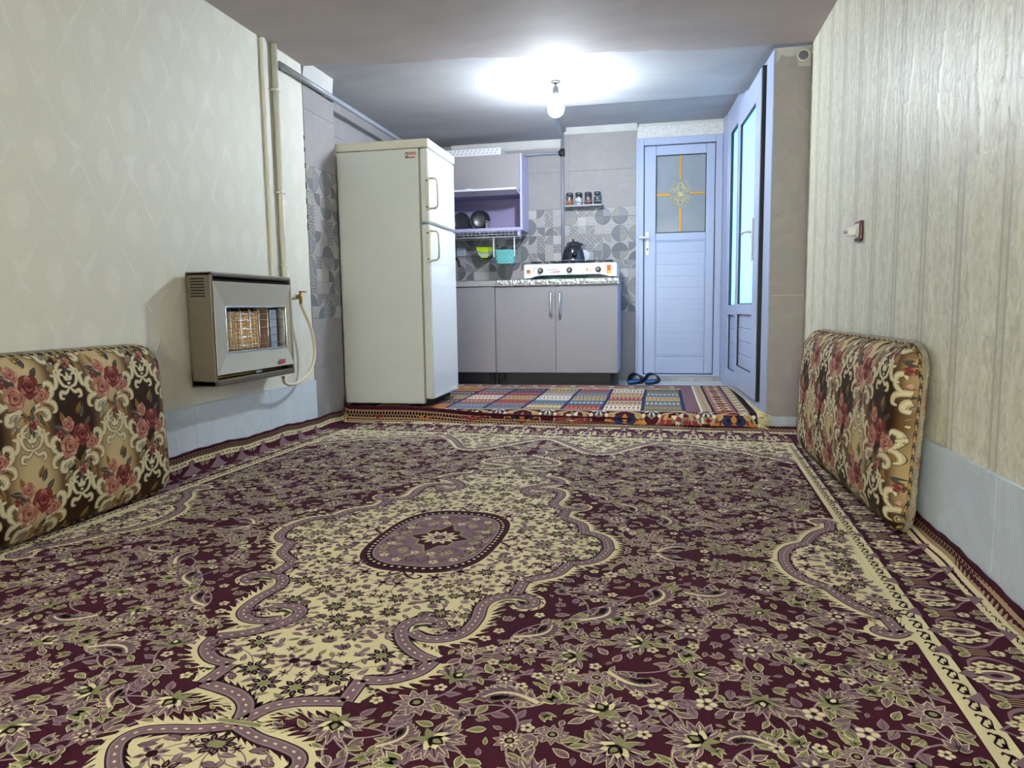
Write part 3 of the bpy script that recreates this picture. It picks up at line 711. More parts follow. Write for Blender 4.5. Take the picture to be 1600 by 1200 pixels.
def flames(P, path, side, base, L, col, h, step=.016, quad=M4):
    """row of flame-shaped teeth along one side of a band"""
    seg = np.diff(path, axis=0); s = np.concatenate([[0], np.cumsum(np.hypot(seg[:, 0], seg[:, 1]))]); k = max(2, int(s[-1]/step))
    for i in range(k):
        t = (i+.5)*s[-1]/k; x = np.interp(t, s, path[:, 0]); y = np.interp(t, s, path[:, 1])
        x2 = np.interp(min(t+.004, s[-1]), s, path[:, 0]); y2 = np.interp(min(t+.004, s[-1]), s, path[:, 1]); x1 = np.interp(max(t-.004, 0), s, path[:, 0]); y1 = np.interp(max(t-.004, 0), s, path[:, 1])
        tx, ty = x2-x1, y2-y1; q = math.hypot(tx, ty)+1e-9; tx /= q; ty /= q; nx, ny = -ty*side, tx*side
        l = L*(.65+.7*((i*37) % 10)/10); w_ = step*.62
        tri = np.array([[x+nx*base-tx*w_, y+ny*base-ty*w_], [x+nx*base+tx*w_, y+ny*base+ty*w_], [x+nx*(base+l*.55)+tx*w_*1.5, y+ny*(base+l*.55)+ty*w_*1.5], [x+nx*(base+l)+tx*w_*2.3, y+ny*(base+l)+ty*w_*2.3]])
        for mx, my in quad: P.tri(tri*[mx, my], [(0, 1, 2), (0, 2, 3)], col, h)
def band(P, path, wd, h, quad=M4, side_out=1, taper=False, both=False):
    """dotted mauve ribbon with a dark line inside and cream flames outside"""
    k = len(path); W = np.full(k, wd)
    if taper: W = W*np.clip(np.linspace(2.2, .45, k), 0, 1)
    for mx, my in quad:
        p = path*[mx, my]; P.strip(p, W+.015, CREM, h); 
        P.strip(p, W+.0030, DARK, h+.0003); P.strip(p, W, MAUV, h+.0004); P.strip(p, W*.84, MAU2, h+.0005); P.strip(p, W*.72, MAUV, h+.0006)
    flames(P, path, side_out, wd+.010, .027, CREM, h+.0001, quad=quad); flames(P, path, -side_out, wd+.002, .011, CREM if both else DARK, h+.00032, quad=quad)
    seg = np.diff(path, axis=0); s = np.concatenate([[0], np.cumsum(np.hypot(seg[:, 0], seg[:, 1]))]); m = max(1, int(s[-1]/.022))
    for i in range(m):
        t = (i+.5)*s[-1]/m; x = np.interp(t, s, path[:, 0]); y = np.interp(t, s, path[:, 1]); x2 = np.interp(min(t+.003, s[-1]), s, path[:, 0]); y2 = np.interp(min(t+.003, s[-1]), s, path[:, 1]); a = math.atan2(y2-y, x2-x)
        d = disc(.0046, 6, sy=.6) @ np.array([[math.cos(a), math.sin(a)], [-math.sin(a), math.cos(a)]])+[x, y]
        for mx, my in quad: P.fan(d*[mx, my], CREM, h+.0008)

carpet_root = thing('carpet', (CC[0], CC[1], 0), 'large burgundy carpet with a cream floral medallion covering the main room', 'carpet')
# ground
P = Pat(); P.grid(-CW, CW, -CL, CL, 128, 184, BURG, 0); P.build('pile', carpet, WOOL, carpet_root, smooth=True)

# --- medallion
P = Pat(); P.poly(MED, CREM, .0009)
for sg in (1, -1):
    pp = np.vstack([PEN, (PEN*[-1, 1])[::-1][1:-1]])*[1, sg]; P.poly(pp, CREM, .0009)
for path, so, tp in ((B1a, 1, 0), (B1b, 1, 0), (B1c, 1, 0), (B1d, -1, 1), (B2, 1, 1), (B3, 1, 0), (B3b, 1, 0), (B3c, 1, 0)):
    seg_side = so; band(P, path, .0155, .0010, side_out=seg_side if path is not B1d else 1, taper=bool(tp))
band(P, PEN, .012, .0010, side_out=-1)
for sg in (1, -1): P.fan(np.array([(-.045, 1.058), (.045, 1.058), (.048, 1.072), (-.048, 1.072)])*[1, sg], CREM, .0022); P.fan(np.array([(-.042, 1.060), (.042, 1.060), (.045, 1.070), (-.045, 1.070)])*[1, sg], SAGE, .0024)
P.build('medallion', carpet, WOOL, carpet_root)['kind'] = 'stuff'
# --- cartouche in the centre
P = Pat(); CART = four(smooth_path([(0, .290), (.07, .285), (.13, .255), (.170, .20), (.190, .12), (.196, 0)]))
for sc_, c, h in ((1.06, BURG, .0012), (1.0, DARK, .0013), (.90, MAU2, .0014), (.88, MAUV, .0015)): P.fan(CART*sc_, c, h, (0, 0))
k = len(CART); ring = CART*.95; L = np.concatenate([[0], np.cumsum(np.hypot(*np.diff(np.vstack([ring, ring[:1]]), axis=0).T))])
for i in range(64):
    t = i*L[-1]/64; x = np.interp(t, L, np.append(ring[:, 0], ring[0, 0])); y = np.interp(t, L, np.append(ring[:, 1], ring[0, 1])); P.fan(disc(.0055, 6, x, y), CREM, .0016)
star = np.array([[.115*(1 if i % 4 == 0 else .62 if i % 2 else .72)*math.cos(2*PI*i/16)*.72, .115*(1 if i % 4 == 0 else .62 if i % 2 else .72)*math.sin(2*PI*i/16)] for i in range(16)])
star = star*1.18; P.fan(star*1.14, SAGE, .0017, (0, 0)); P.fan(star, BURG, .0018, (0, 0)); P.inst(t_rosette(12, CREM, CREM, MAU2, BURG, MAUV), 0, 0, .066, 0, .0020)
pts = darts(lambda x, y: inside_poly(x, y, CART*.78) & (np.hypot(x, y*.75) > .105) & (x > .01) & (y > .01), .026, 2500, (0, 0, .2, .3))
for x, y in pts:
    T, s_ = rnd.choice([(T_BLO[0], .016), (T_LEAF[0], .034), (T_TUL[1], .032), (T_DLF[1], .032), (T_LEAF[3], .036), (T_LOB[0], .03), (T_DST[0], .018)]); a = rnd.uniform(0, 6.3)
    for mx, my in M4: P.inst(T, x, y, s_, a, .0017, mx=mx, my=my)
for (x, y), a in ((p, rnd.uniform(0, 6)) for p in darts(lambda x, y: inside_poly(x, y, CART*.82) & (np.hypot(x, y*.75) > .11) & (x > .0) & (y > .0), .05, 600, (0, 0, .2, .3))):
    q = bez((x, y), (x+.03*math.cos(a), y+.03*math.sin(a)), (x+.045*math.cos(a+.9), y+.045*math.sin(a+.9)), 6)
    for mx, my in M4: P.strip(q*[mx, my], .0014, BURG, .00165)
for sg in (1, -1):   # little dark scrolls above and below the cartouche
    for mx in (1, -1):
        P.strip(smooth_path([(0, .305), (.03, .34), (.055, .35), (.065, .33), (.05, .322)])*[mx, sg], .0035, BURG, .0016); P.strip(smooth_path([(.02, .30), (.035, .315), (.03, .33)])*[mx, sg], .003, BURG, .0016)
        P.strip((smooth_path([(0, .205), (.03, .235), (.05, .245), (.06, .225), (.045, .22)])*[mx, 1])[:, ::-1]*[sg, 1], .0035, BURG, .0016)
    P.inst(T_PALM[0], 0, .335*sg, .055, sg*PI/2, .0012)
P.build('cartouche', carpet, WOOL, carpet_root)['kind'] = 'stuff'

# --- flowers on the cream grounds
def cream_fill(P, mask, box, quad, d1=.074, h0=.0012):
    big = darts(mask, d1, 2500, box); a0 = np.full(len(big), .026)
    med = darts(mask, .044, 5000, box, (big, a0)); pr = np.vstack([big, med]); ac = np.concatenate([a0, np.full(len(med), .013)])
    sm = darts(mask, .025, 12000, box, (pr, ac*.95))
    for i, (x, y) in enumerate(big):
        T = T_DST[rnd.choice((0, 0, 1, 2))]; a = rnd.uniform(0, 6.3); s_ = rnd.uniform(.029, .037)
        nn = np.argsort(np.hypot(big[:, 0]-x, big[:, 1]-y))[1:3]
        for j in nn:
            m_ = (big[i]+big[j])/2; dd = big[j]-big[i]; q = bez(big[i], m_+np.array([-dd[1], dd[0]])*.35, big[j], 7)
            for mx, my in quad: P.strip(q*[mx, my], .0012, MAUV, h0)
        for mx, my in quad: P.inst(T, x, y, s_, a, h0+.0003+rnd.random()*.0001, mx=mx, my=my)
    for x, y in med:
        T, s_ = rnd.choice([(T_DST[1], .019), (T_DTU[0], .032), (T_DTU[1], .03), (T_DST[0], .02), (T_DLF[1], .036)]); a = rnd.uniform(0, 6.3)
        for mx, my in quad: P.inst(T, x, y, s_, a, h0+.0002+rnd.random()*.0001, mx=mx, my=my)
    for x, y in sm:
        T, s_ = rnd.choice([(T_DLF[0], .034), (T_DLF[1], .032), (T_DLF[2], .03), (T_DST[1], .014), (T_DLF[0], .03)]); a = rnd.uniform(0, 6.3)
        for mx, my in quad: P.inst(T, x-.5*s_*math.cos(a), y-.5*s_*math.sin(a), s_, a, h0+.0001+rnd.random()*.0001, mx=mx, my=my)
allb = [B1a, B1b, B1c, B1d, B2, B3, B3b, B3c]
def far_from(x, y, paths, d):
    r = np.ones(np.shape(x), bool)
    for p in paths: r &= dist_path(x, y, p) > d
    return r
P = Pat()
cream_fill(P, lambda x, y: inside_poly(x, y, MED) & far_from(x, y, allb, .030) & ~inside_poly(x, y, CART*1.1) & (x > .008) & (y > .008) & ~((x < .075) & (y > .29) & (y < .39)), (0, 0, .56, 1.06), M4)
cream_fill(P, lambda x, y: inside_poly(x, y, np.vstack([PEN, [(-.01, 1.3), (-.01, 1.07)]])) & (dist_path(x, y, PEN) > .026) & (x > .006), (0, 1.07, .17, 1.31), M4, .06)
cream_fill(P, lambda x, y: inside_poly(x, y, NOTP) & far_from(x, y, NOT_, .03) & (y > .008) & (x < UI-.012), (1.05, 0, UI, .42), M4, .07)
LOBP = np.vstack([LOB, [(.62, VI), (0, VI)]]); CORP = np.vstack([COR, [(UI, VI), (.62, VI)]])
cream_fill(P, lambda x, y: inside_poly(x, y, LOBP) & (dist_path(x, y, LOB) > .028), (0, 1.4, .62, VI), M4, .08)
cream_fill(P, lambda x, y: inside_poly(x, y, CORP) & (dist_path(x, y, COR) > .028) & (x < UI-.01), (.62, 1.3, UI, VI), M4, .08)
P.build('medallion_flowers', carpet, WOOL, carpet_root)['kind'] = 'stuff'
# --- side, end and corner spandrels
P = Pat()
for mx in (1, -1): P.poly(NOTP*[mx, 1], CREM, .0009)
for mx, my in M4: P.poly(LOBP*[mx, my], CREM, .0009); P.poly(CORP*[mx, my], CREM, .0009)
for i, p in enumerate(NOT_): band(P, p, .0145, .0010, side_out=-1 if i == 0 else -1, taper=False)
band(P, LOB, .013, .0010, side_out=-1); band(P, COR, .013, .0010, side_out=-1)
P.build('spandrels', carpet, WOOL, carpet_root)['kind'] = 'stuff'

# --- the burgundy field: stems, leaves and flowers
def field_ok(x, y, d=.0):
    r = (x > .012) & (y > .012) & (x < UI-.02-d) & (y < VI-.01-d)
    r &= ~inside_poly(x, y, MED); r &= ~inside_poly(x, y, LOBP); r &= ~inside_poly(x, y, CORP); r &= ~inside_poly(x, y, NOTP)
    r &= far_from(x, y, allb, .055+d); r &= far_from(x, y, [PEN, LOB, COR], .035+d); r &= far_from(x, y, NOT_, .045+d)
    r &= ~inside_poly(x, y, np.vstack([PEN, [(-.01, 1.3), (-.01, 1.07)]])); return r
P = Pat(); S = Pat(); box = (0, 0, UI, VI)
big = darts(lambda x, y: field_ok(x, y, .03), .136, 6000, box); bc = np.full(len(big), .047)
mid = darts(lambda x, y: field_ok(x, y, .015), .076, 9000, box, (big, bc)); pr = np.vstack([big, mid]); pc = np.concatenate([bc, np.full(len(mid), .023)])
sml = darts(lambda x, y: field_ok(x, y, .0), .041, 18000, box, (pr, pc)); pr2 = np.vstack([pr, sml]); pc2 = np.concatenate([pc, np.full(len(sml), .013)])
tin = darts(lambda x, y: field_ok(x, y, -.008), .031, 28000, box, (pr2, pc2))
for i, p in enumerate(pr):     # stems
    d = np.hypot(pr[:, 0]-p[0], pr[:, 1]-p[1]); nn = np.argsort(d)[1:4]
    for j in nn:
        if d[j] > .24: continue
        dd = pr[j]-p; sg = 1 if (i+j) % 2 else -1; q = bez(p, (p+pr[j])/2+np.array([-dd[1], dd[0]])*.32*sg, pr[j], 9)
        if not np.all(field_ok(q[:, 0], q[:, 1], -.02)): continue
        for mx, my in M4: S.strip(q*[mx, my], .0021, MAU2, .0006)
        for t in (3, 5):
            a = math.atan2(*(q[t+1]-q[t])[::-1])+rnd.choice((1, -1))*.8; s_ = rnd.uniform(.028, .042); T = rnd.choice(T_LEAF)
            for mx, my in M4: S.inst(T, q[t, 0], q[t, 1], s_, a, .0007+rnd.random()*.0001, mx=mx, my=my)
for x, y in big:
    k = rnd.random(); a = rnd.uniform(0, 6.3)
    T, s_, off = (T_PALM[0], .068, .45) if k < .32 else (T_PALM[1], .060, .45) if k < .42 else (rnd.choice(T_ROS), .047, 0) if k < .75 else (T_ACA, .112, .5)
    for mx, my in M4: P.inst(T, x-off*s_*math.cos(a), y-off*s_*math.sin(a), s_, a, .0011+rnd.random()*.0001, mx=mx, my=my)
for x, y in mid:
    k = rnd.random(); a = rnd.uniform(0, 6.3)
    T, s_, off = (rnd.choice(T_ROS), .031, 0) if k < .42 else (rnd.choice(T_LOB), .048, .4) if k < .64 else (rnd.choice(T_TUL), .046, .4) if k < .8 else (T_ACA, .078, .5) if k < .9 else (T_BLO[1], .022, 0)
    for mx, my in M4: P.inst(T, x-off*s_*math.cos(a), y-off*s_*math.sin(a), s_, a, .0010+rnd.random()*.0001, mx=mx, my=my)
for x, y in sml:
    k = rnd.random(); a = rnd.uniform(0, 6.3)
    T, s_, off = (rnd.choice(T_BLO), .0145, 0) if k < .34 else (rnd.choice(T_LEAF), .038, .5) if k < .68 else (rnd.choice(T_TUL), .030, .4) if k < .84 else (rnd.choice(T_LOB), .030, .4)
    for mx, my in M4: P.inst(T, x-off*s_*math.cos(a), y-off*s_*math.sin(a), s_, a, .0009+rnd.random()*.0001, mx=mx, my=my)
for x, y in tin:
    a = rnd.uniform(0, 6.3); T, s_ = rnd.choice(T_LEAF), rnd.uniform(.018, .027)
    for mx, my in M4: P.inst(T, x-.5*s_*math.cos(a), y-.5*s_*math.sin(a), s_, a, .0008, mx=mx, my=my)
S.build('woven_stems', carpet, WOOL, carpet_root)['kind'] = 'stuff'
P.build('woven_flowers', carpet, WOOL, carpet_root)['kind'] = 'stuff'

# --- border: inner cream guard, main band, outer guard, chain, selvedge
P = Pat()
def frame(a0, a1, b0, b1, col, h, seg=.03):
    """rectangular ring between half sizes (a0, b0) and (a1, b1)"""
    for sg in (1, -1):
        x0, x1 = sorted((sg*a0, sg*a1)); P.grid(x0, x1, -b1, b1, max(2, int((x1-x0)/seg)+1), int(2*b1/.028), col, h)
        y0, y1 = sorted((sg*b0, sg*b1)); P.grid(-a0, a0, y0, y1, int(2*a0/.028), max(2, int((y1-y0)/seg)+1), col, h)
frame(1.272, 1.326, VI, VI+.06, CREM, .0014); frame(1.322, 1.326, VI+.056, VI+.06, DARK, .0016)
frame(1.326, 1.468, VI+.06, 2.145, BURG, .0012); frame(1.468, 1.503, 2.145, 2.188, CREM, .0014); frame(1.503, 1.536, 2.188, 2.282, TAN, .0013); frame(1.503, 1.507, 2.188, 2.194, DARK, .0015)
def t_guard():
    Q = Pat(); hh = .0019
    Q.strip(smooth_path([(-.05, .3), (-.25, .2), (-.35, -.1), (-.15, -.3), (.05, -.1), (.25, .05), (.4, -.2), (.3, -.35)]), .055, DARK, hh)
    Q.strip(smooth_path([(-.05, .32), (.15, .35), (.35, .15)]), .05, DARK, hh); Q.fan(petal(0, .4, .12, 2.6)+[-.1, .05], DARK, hh); Q.fan(petal(0, .35, .1, -.5)+[.1, .2], DARK, hh); return Q.pack()
def t_main():
    """x along -1..1, y across 0..1 (0 = inner)"""
    Q = Pat(); hh = .0018
    a = np.vstack([smooth_path([(0, -.12), (.25, .06), (.62, .14), (.80, .36), (.62, .60), (.34, .74), (.13, .88), (0, 1.06)])])
    o = np.vstack([a, (a*[-1, 1])[::-1][1:-1]]); Q.fan(o, MAUV, hh, (0, .4)); Q.fan(o*[.86, .9]+[0, .04], BURG, hh+.0001, (0, .4)); Q.fan(disc(.22, 14, 0, .36, 1.25), CREM, hh+.0002); Q.fan(disc(.16, 14, 0, .36, 1.25), MAUV, hh+.0003); Q.fan(disc(.07, 10, 0, .36, 1.25), BURG, hh+.0004)
    Q.fan(petal(0, .3, .12, PI/2)+[0, .66], BURG, hh+.00015); Q.fan(petal(0, .34, .11, PI/2)+[0, .68], CREM, hh+.0002); Q.fan(petal(.05, .26, .06, PI/2)+[0, .68], MAUV, hh+.0003)
    for sx in (1, -1):
        for x, y, s_ in ((.42, .3, .16), (.36, .54, .13), (.22, .12, .12)): Q.inst(T_BLO[0], sx*x, y, s_, 0, hh+.0002)
        Q.inst(T_LOB[0], sx*.86, .78, .22, PI/2+sx*.4, hh); Q.inst(T_BLO[1], sx*.93, .62, .1, 0, hh); Q.inst(T_LEAF[0], sx*.72, .10, .3, PI/2-sx*1.1, hh); Q.inst(T_LEAF[1], sx*.62, .86, .3, sx*.3 if sx > 0 else PI-.3, hh)
    for k in range(4): Q.strip(np.array([(.86+.075*k, .12), (.86+.075*k, .5)]), .014, TAN, hh)
    return Q.pack()
TG, TM = t_guard(), t_main()
def along(n, half, put):
    for i in range(n): put(-half+(i+.5)*2*half/n)
def unit(T, cx, cy, ax, ay, sx, sy, h=0):
    V, F, C = T; p = V[:, :2]*[sx, sy]; P.v.append(np.column_stack([cx+p[:, 0]*ax[0]+p[:, 1]*ay[0], cy+p[:, 0]*ax[1]+p[:, 1]*ay[1], V[:, 2]+h])); P.f.append(F+P.n); P.c.append(C); P.n += len(V)
for sg in (1, -1):
    along(64, VI, lambda t: unit(TG, sg*1.299, t, (0, 1), (sg, 0), .056, .030)); along(76, 2.145, lambda t: unit(TG, sg*1.4855, t, (0, 1), (sg, 0), .05, .018))
    along(19, VI+.05, lambda t: unit(TM, sg*1.330, t, (0, 1), (sg, 0), .102, .145))
    along(44, 1.27, lambda t: unit(TG, t, sg*(VI+.03), (1, 0), (0, sg), .056, .030)); along(52, 1.46, lambda t: unit(TG, t, sg*2.1665, (1, 0), (0, sg), .05, .021))
    along(13, 1.31, lambda t: unit(TM, t, sg*(VI+.06), (1, 0), (0, sg), .104, .255))
    # pointed tips of the main band crossing the outer guard
    for i in range(19): 
        t = -(VI+.05)+(i+.5)*2*(VI+.05)/19; P.fan(np.array([(sg*1.466, t-.035), (sg*1.498, t), (sg*1.466, t+.035)]), MAUV, .0021); P.fan(np.array([(sg*1.326, t+.07), (sg*1.296, t+.098), (sg*1.326, t+.126)]), MAUV, .0021)
    for i in range(13):
        t = -1.31+(i+.5)*2*1.31/13; P.fan(disc(.026, 12, t, sg*2.165), BURG, .0021); P.fan(disc(.019, 10, t, sg*2.165), MAUV, .0022); P.fan(disc(.009, 8, t, sg*2.165), CREM, .0023)
loz = np.array([(-.0094, 0), (0, .0066), (.0094, 0), (0, -.0066)])
for r_ in range(3):   # chain of dark lozenges on the tan ground
    off = .0105*(r_ % 2)
    for sg in (1, -1):
        n_ = int(2*2.24/.021); ys = -2.24+off+.021*np.arange(n_); x = sg*(1.5135+.0083*r_)
        for y in ys: P.tri(loz[:, ::-1]*[1.0, 1]+[x, y], [(0, 1, 2), (0, 2, 3)], DARK, .0017)
        n_ = int(2*1.49/.021); xs = -1.49+off+.021*np.arange(n_); y = sg*(2.209+.026*r_)
        for x in xs: P.tri(loz*[1, 2.7]+[x, y], [(0, 1, 2), (0, 2, 3)], DARK, .0017)
P.build('border', carpet, WOOL, carpet_root)['kind'] = 'stuff'
# overcast edge: a fuzzy burgundy roll around the carpet
b = MB(); pts = []
for t in np.linspace(-CL, CL, 150): pts.append((CW, t))
for t in np.linspace(CW, -CW, 110)[1:]: pts.append((t, CL))
for t in np.linspace(CL, -CL, 150)[1:]: pts.append((-CW, t))
pts = np.array(pts); c3 = carpet(pts[:, 0], pts[:, 1], np.zeros(len(pts)))
b.tube([tuple(p) for p in c3], [.0055+.0015*math.sin(i*1.7) for i in range(len(pts))], WOOL[BURG], 6); b.obj('selvedge', carpet_root)
# ================================================================== patchwork rug in the kitchen, hanging over the step
RX0, RX1, RY1 = -2.12, .575, 5.965
def rug0(u, v):
    """u = x, v = metres from the fold (positive into the kitchen, negative down the front)"""
    r = .022; yf = 4.462; al, up = bend(-v, r)
    Y = np.where(v > 0, yf+v, yf-al); Z = .094-up*.92
    fl = np.clip((-v-.02)/.07, 0, 1); Y = Y-fl*.050
    Z = Z+np.where(v > 0, .0012*np.sin(u*6+v*4)+.001*np.sin(v*9), 0)
    return np.stack([u+.0*v, Y, Z], -1)
def rug(u, v, h):
    e = .002; p = rug0(u, v); n = np.cross(rug0(u+e, v)-rug0(u-e, v), rug0(u, v+e)-rug0(u, v-e)); n /= np.linalg.norm(n, axis=-1, keepdims=True)+1e-12
    return p+n*np.asarray(h)[:, None]
RM = {k: wool('rug_'+k, c, .14) for k, c in dict(maroon='4a1422', red='86303a', orange='b9793a', navy='2b3150', blue='4d6a7d', cream='cfc6b4', pink='96625a', olive='7c7350', tan='ab9468', mauve='75555a', black='1d1c28', grey='8f8a8c').items()}
RK = list(RM); RMAT = [RM[k] for k in RK]; RC = {k: i for i, k in enumerate(RK)}
vfront = lambda u: -.040-.060*np.clip((u-RX0)/(RX1-RX0), 0, 1)**.8
rugr = thing('kitchen_rug', (-.8, 5.2, ZS), 'patchwork panel rug with orange arabesque border and cream fringe in the kitchen', 'rug')
P = Pat(); nu, nv = 120, 70; g = np.linspace(RX0, RX1, nu+1); t = np.linspace(0, 1, nv+1)
U, T_ = np.meshgrid(g, t); VV = vfront(U)+(RY1-4.462-vfront(U))*T_**1.6
i, j = np.meshgrid(np.arange(nu), np.arange(nv)); q = (j*(nu+1)+i).ravel()
P.tri(np.column_stack([U.ravel(), VV.ravel()]), np.vstack([np.column_stack([q, q+1, q+nu+2]), np.column_stack([q, q+nu+2, q+nu+1])]), RC['maroon'], 0)
P.build('pile', rug, RMAT, rugr, smooth=True)
# panels: columns .2575 wide between navy bars
r = random.Random(5); P = Pat(); x = .145; schemes = [('olive', 'blue', 'tan', 'blue', 'olive'), ('cream', 'tan', 'red', 'tan', 'cream'), ('red', 'blue', 'tan', 'blue', 'red'), ('tan', 'blue', 'cream', 'grey', 'tan'), ('blue', 'red', 'tan', 'red', 'navy'), ('blue', 'pink', 'cream', 'red', 'blue'), ('orange', 'navy', 'tan', 'navy', 'orange'), ('tan', 'red', 'cream', 'red', 'tan'), ('navy', 'cream', 'olive', 'cream', 'navy')]
v0, v1 = .035, 1.20; lim = lambda u, v: (v > vfront(u)+.004) & (u > RX0+.003) & (u < RX1-.003)
def zigband(x0, x1, va, vb, c1, c2, h):
    n_ = 8
    for k in range(n_):
        a = x0+(x1-x0)*k/n_; w_ = (x1-x0)/n_; m_ = (va+vb)/2
        P.fan(np.array([(a+w_*.5, m_-.045), (a+w_*.86, m_), (a+w_*.5, m_+.045), (a+w_*.14, m_)]), c1, h); P.fan(np.array([(a+w_*.5, m_-.02), (a+w_*.66, m_), (a+w_*.5, m_+.02), (a+w_*.34, m_)]), c2, h+.0002)
ci = 0
while x > RX0+.01:
    xl = max(RX0+.01, x-.2575); sch = schemes[ci % len(schemes)]
    P.grid(x-.011, x+.011, v0, v1, 1, 30, RC['navy'], .0010)
    nrow = 5; vs_ = np.linspace(v0, v1, nrow+1)
    for k in range(nrow):
        c = sch[k % 5] if (k//5) % 2 == 0 else sch[(k+2) % 5]
        P.grid(xl+.011, x-.011, vs_[k]+.003, vs_[k+1]-.003, 6, 3, RC[c], .0010)
        c1 = r.choice([q for q in ('cream', 'navy', 'red', 'orange', 'grey', 'mauve') if q != c]); c2 = r.choice([q for q in ('black', 'cream', 'blue', 'tan', 'pink') if q not in (c, c1)])
        zigband(xl+.013, x-.013, vs_[k]+.012, vs_[k+1]-.012, RC[c1], RC[c2], .0014)
        for row in (.12, .24, .76, .88):
            cc = RC[r.choice([q for q in ('cream', 'navy', 'red', 'orange', 'grey', 'black', 'pink', 'olive') if q != c])]; vv = vs_[k]+(vs_[k+1]-vs_[k])*row; m_ = r.choice((9, 11, 13)); dx = (x-xl-.03)/m_
            for q in range(m_): uu = xl+.015+(q+.5)*dx; P.fan(np.array([(uu-dx*.38, vv), (uu, vv+.013), (uu+dx*.38, vv), (uu, vv-.013)]), cc, .0013)
    x -= .2575; ci += 1
# end bands towards the fringe
for a, c_, col in ((.156, .245, 'mauve'), (.245, .258, 'cream'), (.258, .315, 'tan'), (.315, .330, 'black'), (.330, .455, 'pink'), (.455, .468, 'navy'), (.468, .530, 'tan'), (.530, .572, 'black')):
    P.grid(a, c_, -.10, 1.47, 2, 60, RC[col], .0012)
for k in range(34):
    v = -.06+k*.045; P.fan(np.array([(.262, v), (.286, v+.02), (.311, v), (.286, v-.02)]), RC['cream' if k % 2 else 'red'], .0016); P.fan(np.array([(.472, v), (.499, v+.02), (.526, v), (.499, v-.02)]), RC['cream' if k % 3 else 'red'], .0016); P.fan(disc(.007, 6, .286, v), RC['black'], .0018)
    for dx in (.170, .19, .21, .23): P.fan(disc(.005, 5, dx, v), RC['grey'], .0016)
for k in range(12):
    v = .05+k*.12; P.fan(disc(.042, 14, .392, v, 1.1), RC[('red', 'tan', 'olive')[k % 3]], .0016); P.fan(disc(.026, 12, .392, v), RC['black'], .0018); P.fan(disc(.012, 8, .392, v), RC['orange'], .0020)
    for sg in (1, -1): P.fan(petal(0, .045, .015, sg*1.57)+[.392+.03*sg, v+.055], RC['cream'], .0017)
# rear border and front border with arches
P.grid(RX0, .156, 1.205, 1.30, 80, 3, RC['tan'], .0010); P.grid(RX0, .156, 1.30, 1.47, 80, 4, RC['mauve'], .0010); P.grid(RX0, .33, .008, .030, 90, 2, RC['cream'], .0011); P.grid(RX0, .33, .015, .022, 90, 1, RC['navy'], .0013)
for k in range(60):
    u = .13-.04*k; P.fan(disc(.014, 8, u, 1.25), RC[('red', 'cream', 'navy')[k % 3]], .0014); P.fan(disc(.022, 8, u, 1.385, 1.6), RC[('pink', 'cream', 'grey', 'orange')[k % 4]], .0014); P.fan(disc(.010, 7, u, 1.385), RC['black'], .0016)
for k in range(9):
    uc = .435-.325*k; big = k % 2 == 0
    a = np.linspace(0, PI, 19); arch = np.column_stack([uc+.135*np.cos(a)*(1+.06*np.cos(8*a)), -.108+.105*np.sin(a)*(1+.05*np.cos(8*a))])
    P.strip(arch, .006, RC['tan'], .0014); P.fan(np.vstack([arch]), RC['orange' if big else 'red'], .0012, (uc, -.085)); ar2 = (arch-[uc, -.108])*.72+[uc, -.108]; P.fan(ar2, RC['maroon' if big else 'orange'], .0015, (uc, -.095))
    if big:
        for sg in (1, -1): P.fan(disc(.034, 12, uc+.036*sg, -.062, .85), RC['navy'], .0018); P.fan(disc(.015, 8, uc+.03*sg, -.058), RC['black'], .0020)
        P.fan(petal(0, .05, .018, PI/2)+[uc, -.075], RC['orange'], .0022)
    else:
        for q_ in range(7): P.fan(petal(.0, .05, .013, q_*2*PI/7)+[uc, -.055], RC['cream' if q_ % 2 else 'olive'], .0018)
        P.fan(disc(.017, 10, uc, -.055), RC['red'], .0020)
    for sg in (1, -1): P.fan(petal(0, .05, .012, PI/2+sg*.7)+[uc+sg*.09, -.06], RC['tan'], .0019); P.fan(disc(.012, 8, uc+sg*.115, -.035), RC['cream'], .0018)
    um = uc-.1625   # the fan between the arches
    P.fan(np.array([(um-.062, .004), (um+.062, .004), (um+.03, -.034), (um, -.058), (um-.03, -.034)]), RC['olive'], .0016); P.fan(np.array([(um-.025, .002), (um+.025, .002), (um, -.026)]), RC['red'], .0018)
    for q_ in range(7): P.fan(petal(.012, .052, .005, -PI/2+(q_-3)*.38)+[um, .004], RC['navy' if q_ % 2 else 'cream'], .0020)
P.build('woven_panels', rug, RMAT, rugr, keep=lim)['kind'] = 'stuff'
# fringe of cream yarn at the right end
b = MB(); M_FR = mat('fringe_yarn', 'd9cc9a', .9, var=.15, vscale=60)
for k in range(165):
    v = (-.09+1.50*(k-45)/119) if k >= 45 else (-.1+.14*k/45)+r.uniform(-.004, .004); p = rug(np.array([RX1-.004]), np.array([max(v, float(vfront(RX1)))]), np.array([.001]))[0]
    frnt = max(0, 1-abs(v)/.35); L = r.uniform(.018, .026)+r.uniform(.035, .085)*frnt; dn = r.uniform(.2, 1); pts = []
    xlim = .62-.0537*(p[1]-4.45)-.012 if p[1] > 4.455 else 9
    for s_ in range(5):
        q_ = s_/4; xx = min(p[0]+L*q_*.9, xlim); zz = p[2]+.012*math.sin(PI*q_)*dn-.03*frnt*q_*q_*dn; pts.append((xx, p[1]+r.uniform(-.05, .02)*frnt*q_, max(zz, .012 if p[1] < 4.45 else ZS+.004)))
    b.tube(pts, [.0022, .0026, .0026, .0022, .001], M_FR, 5)
o = b.obj('fringe', rugr); o['kind'] = 'stuff'

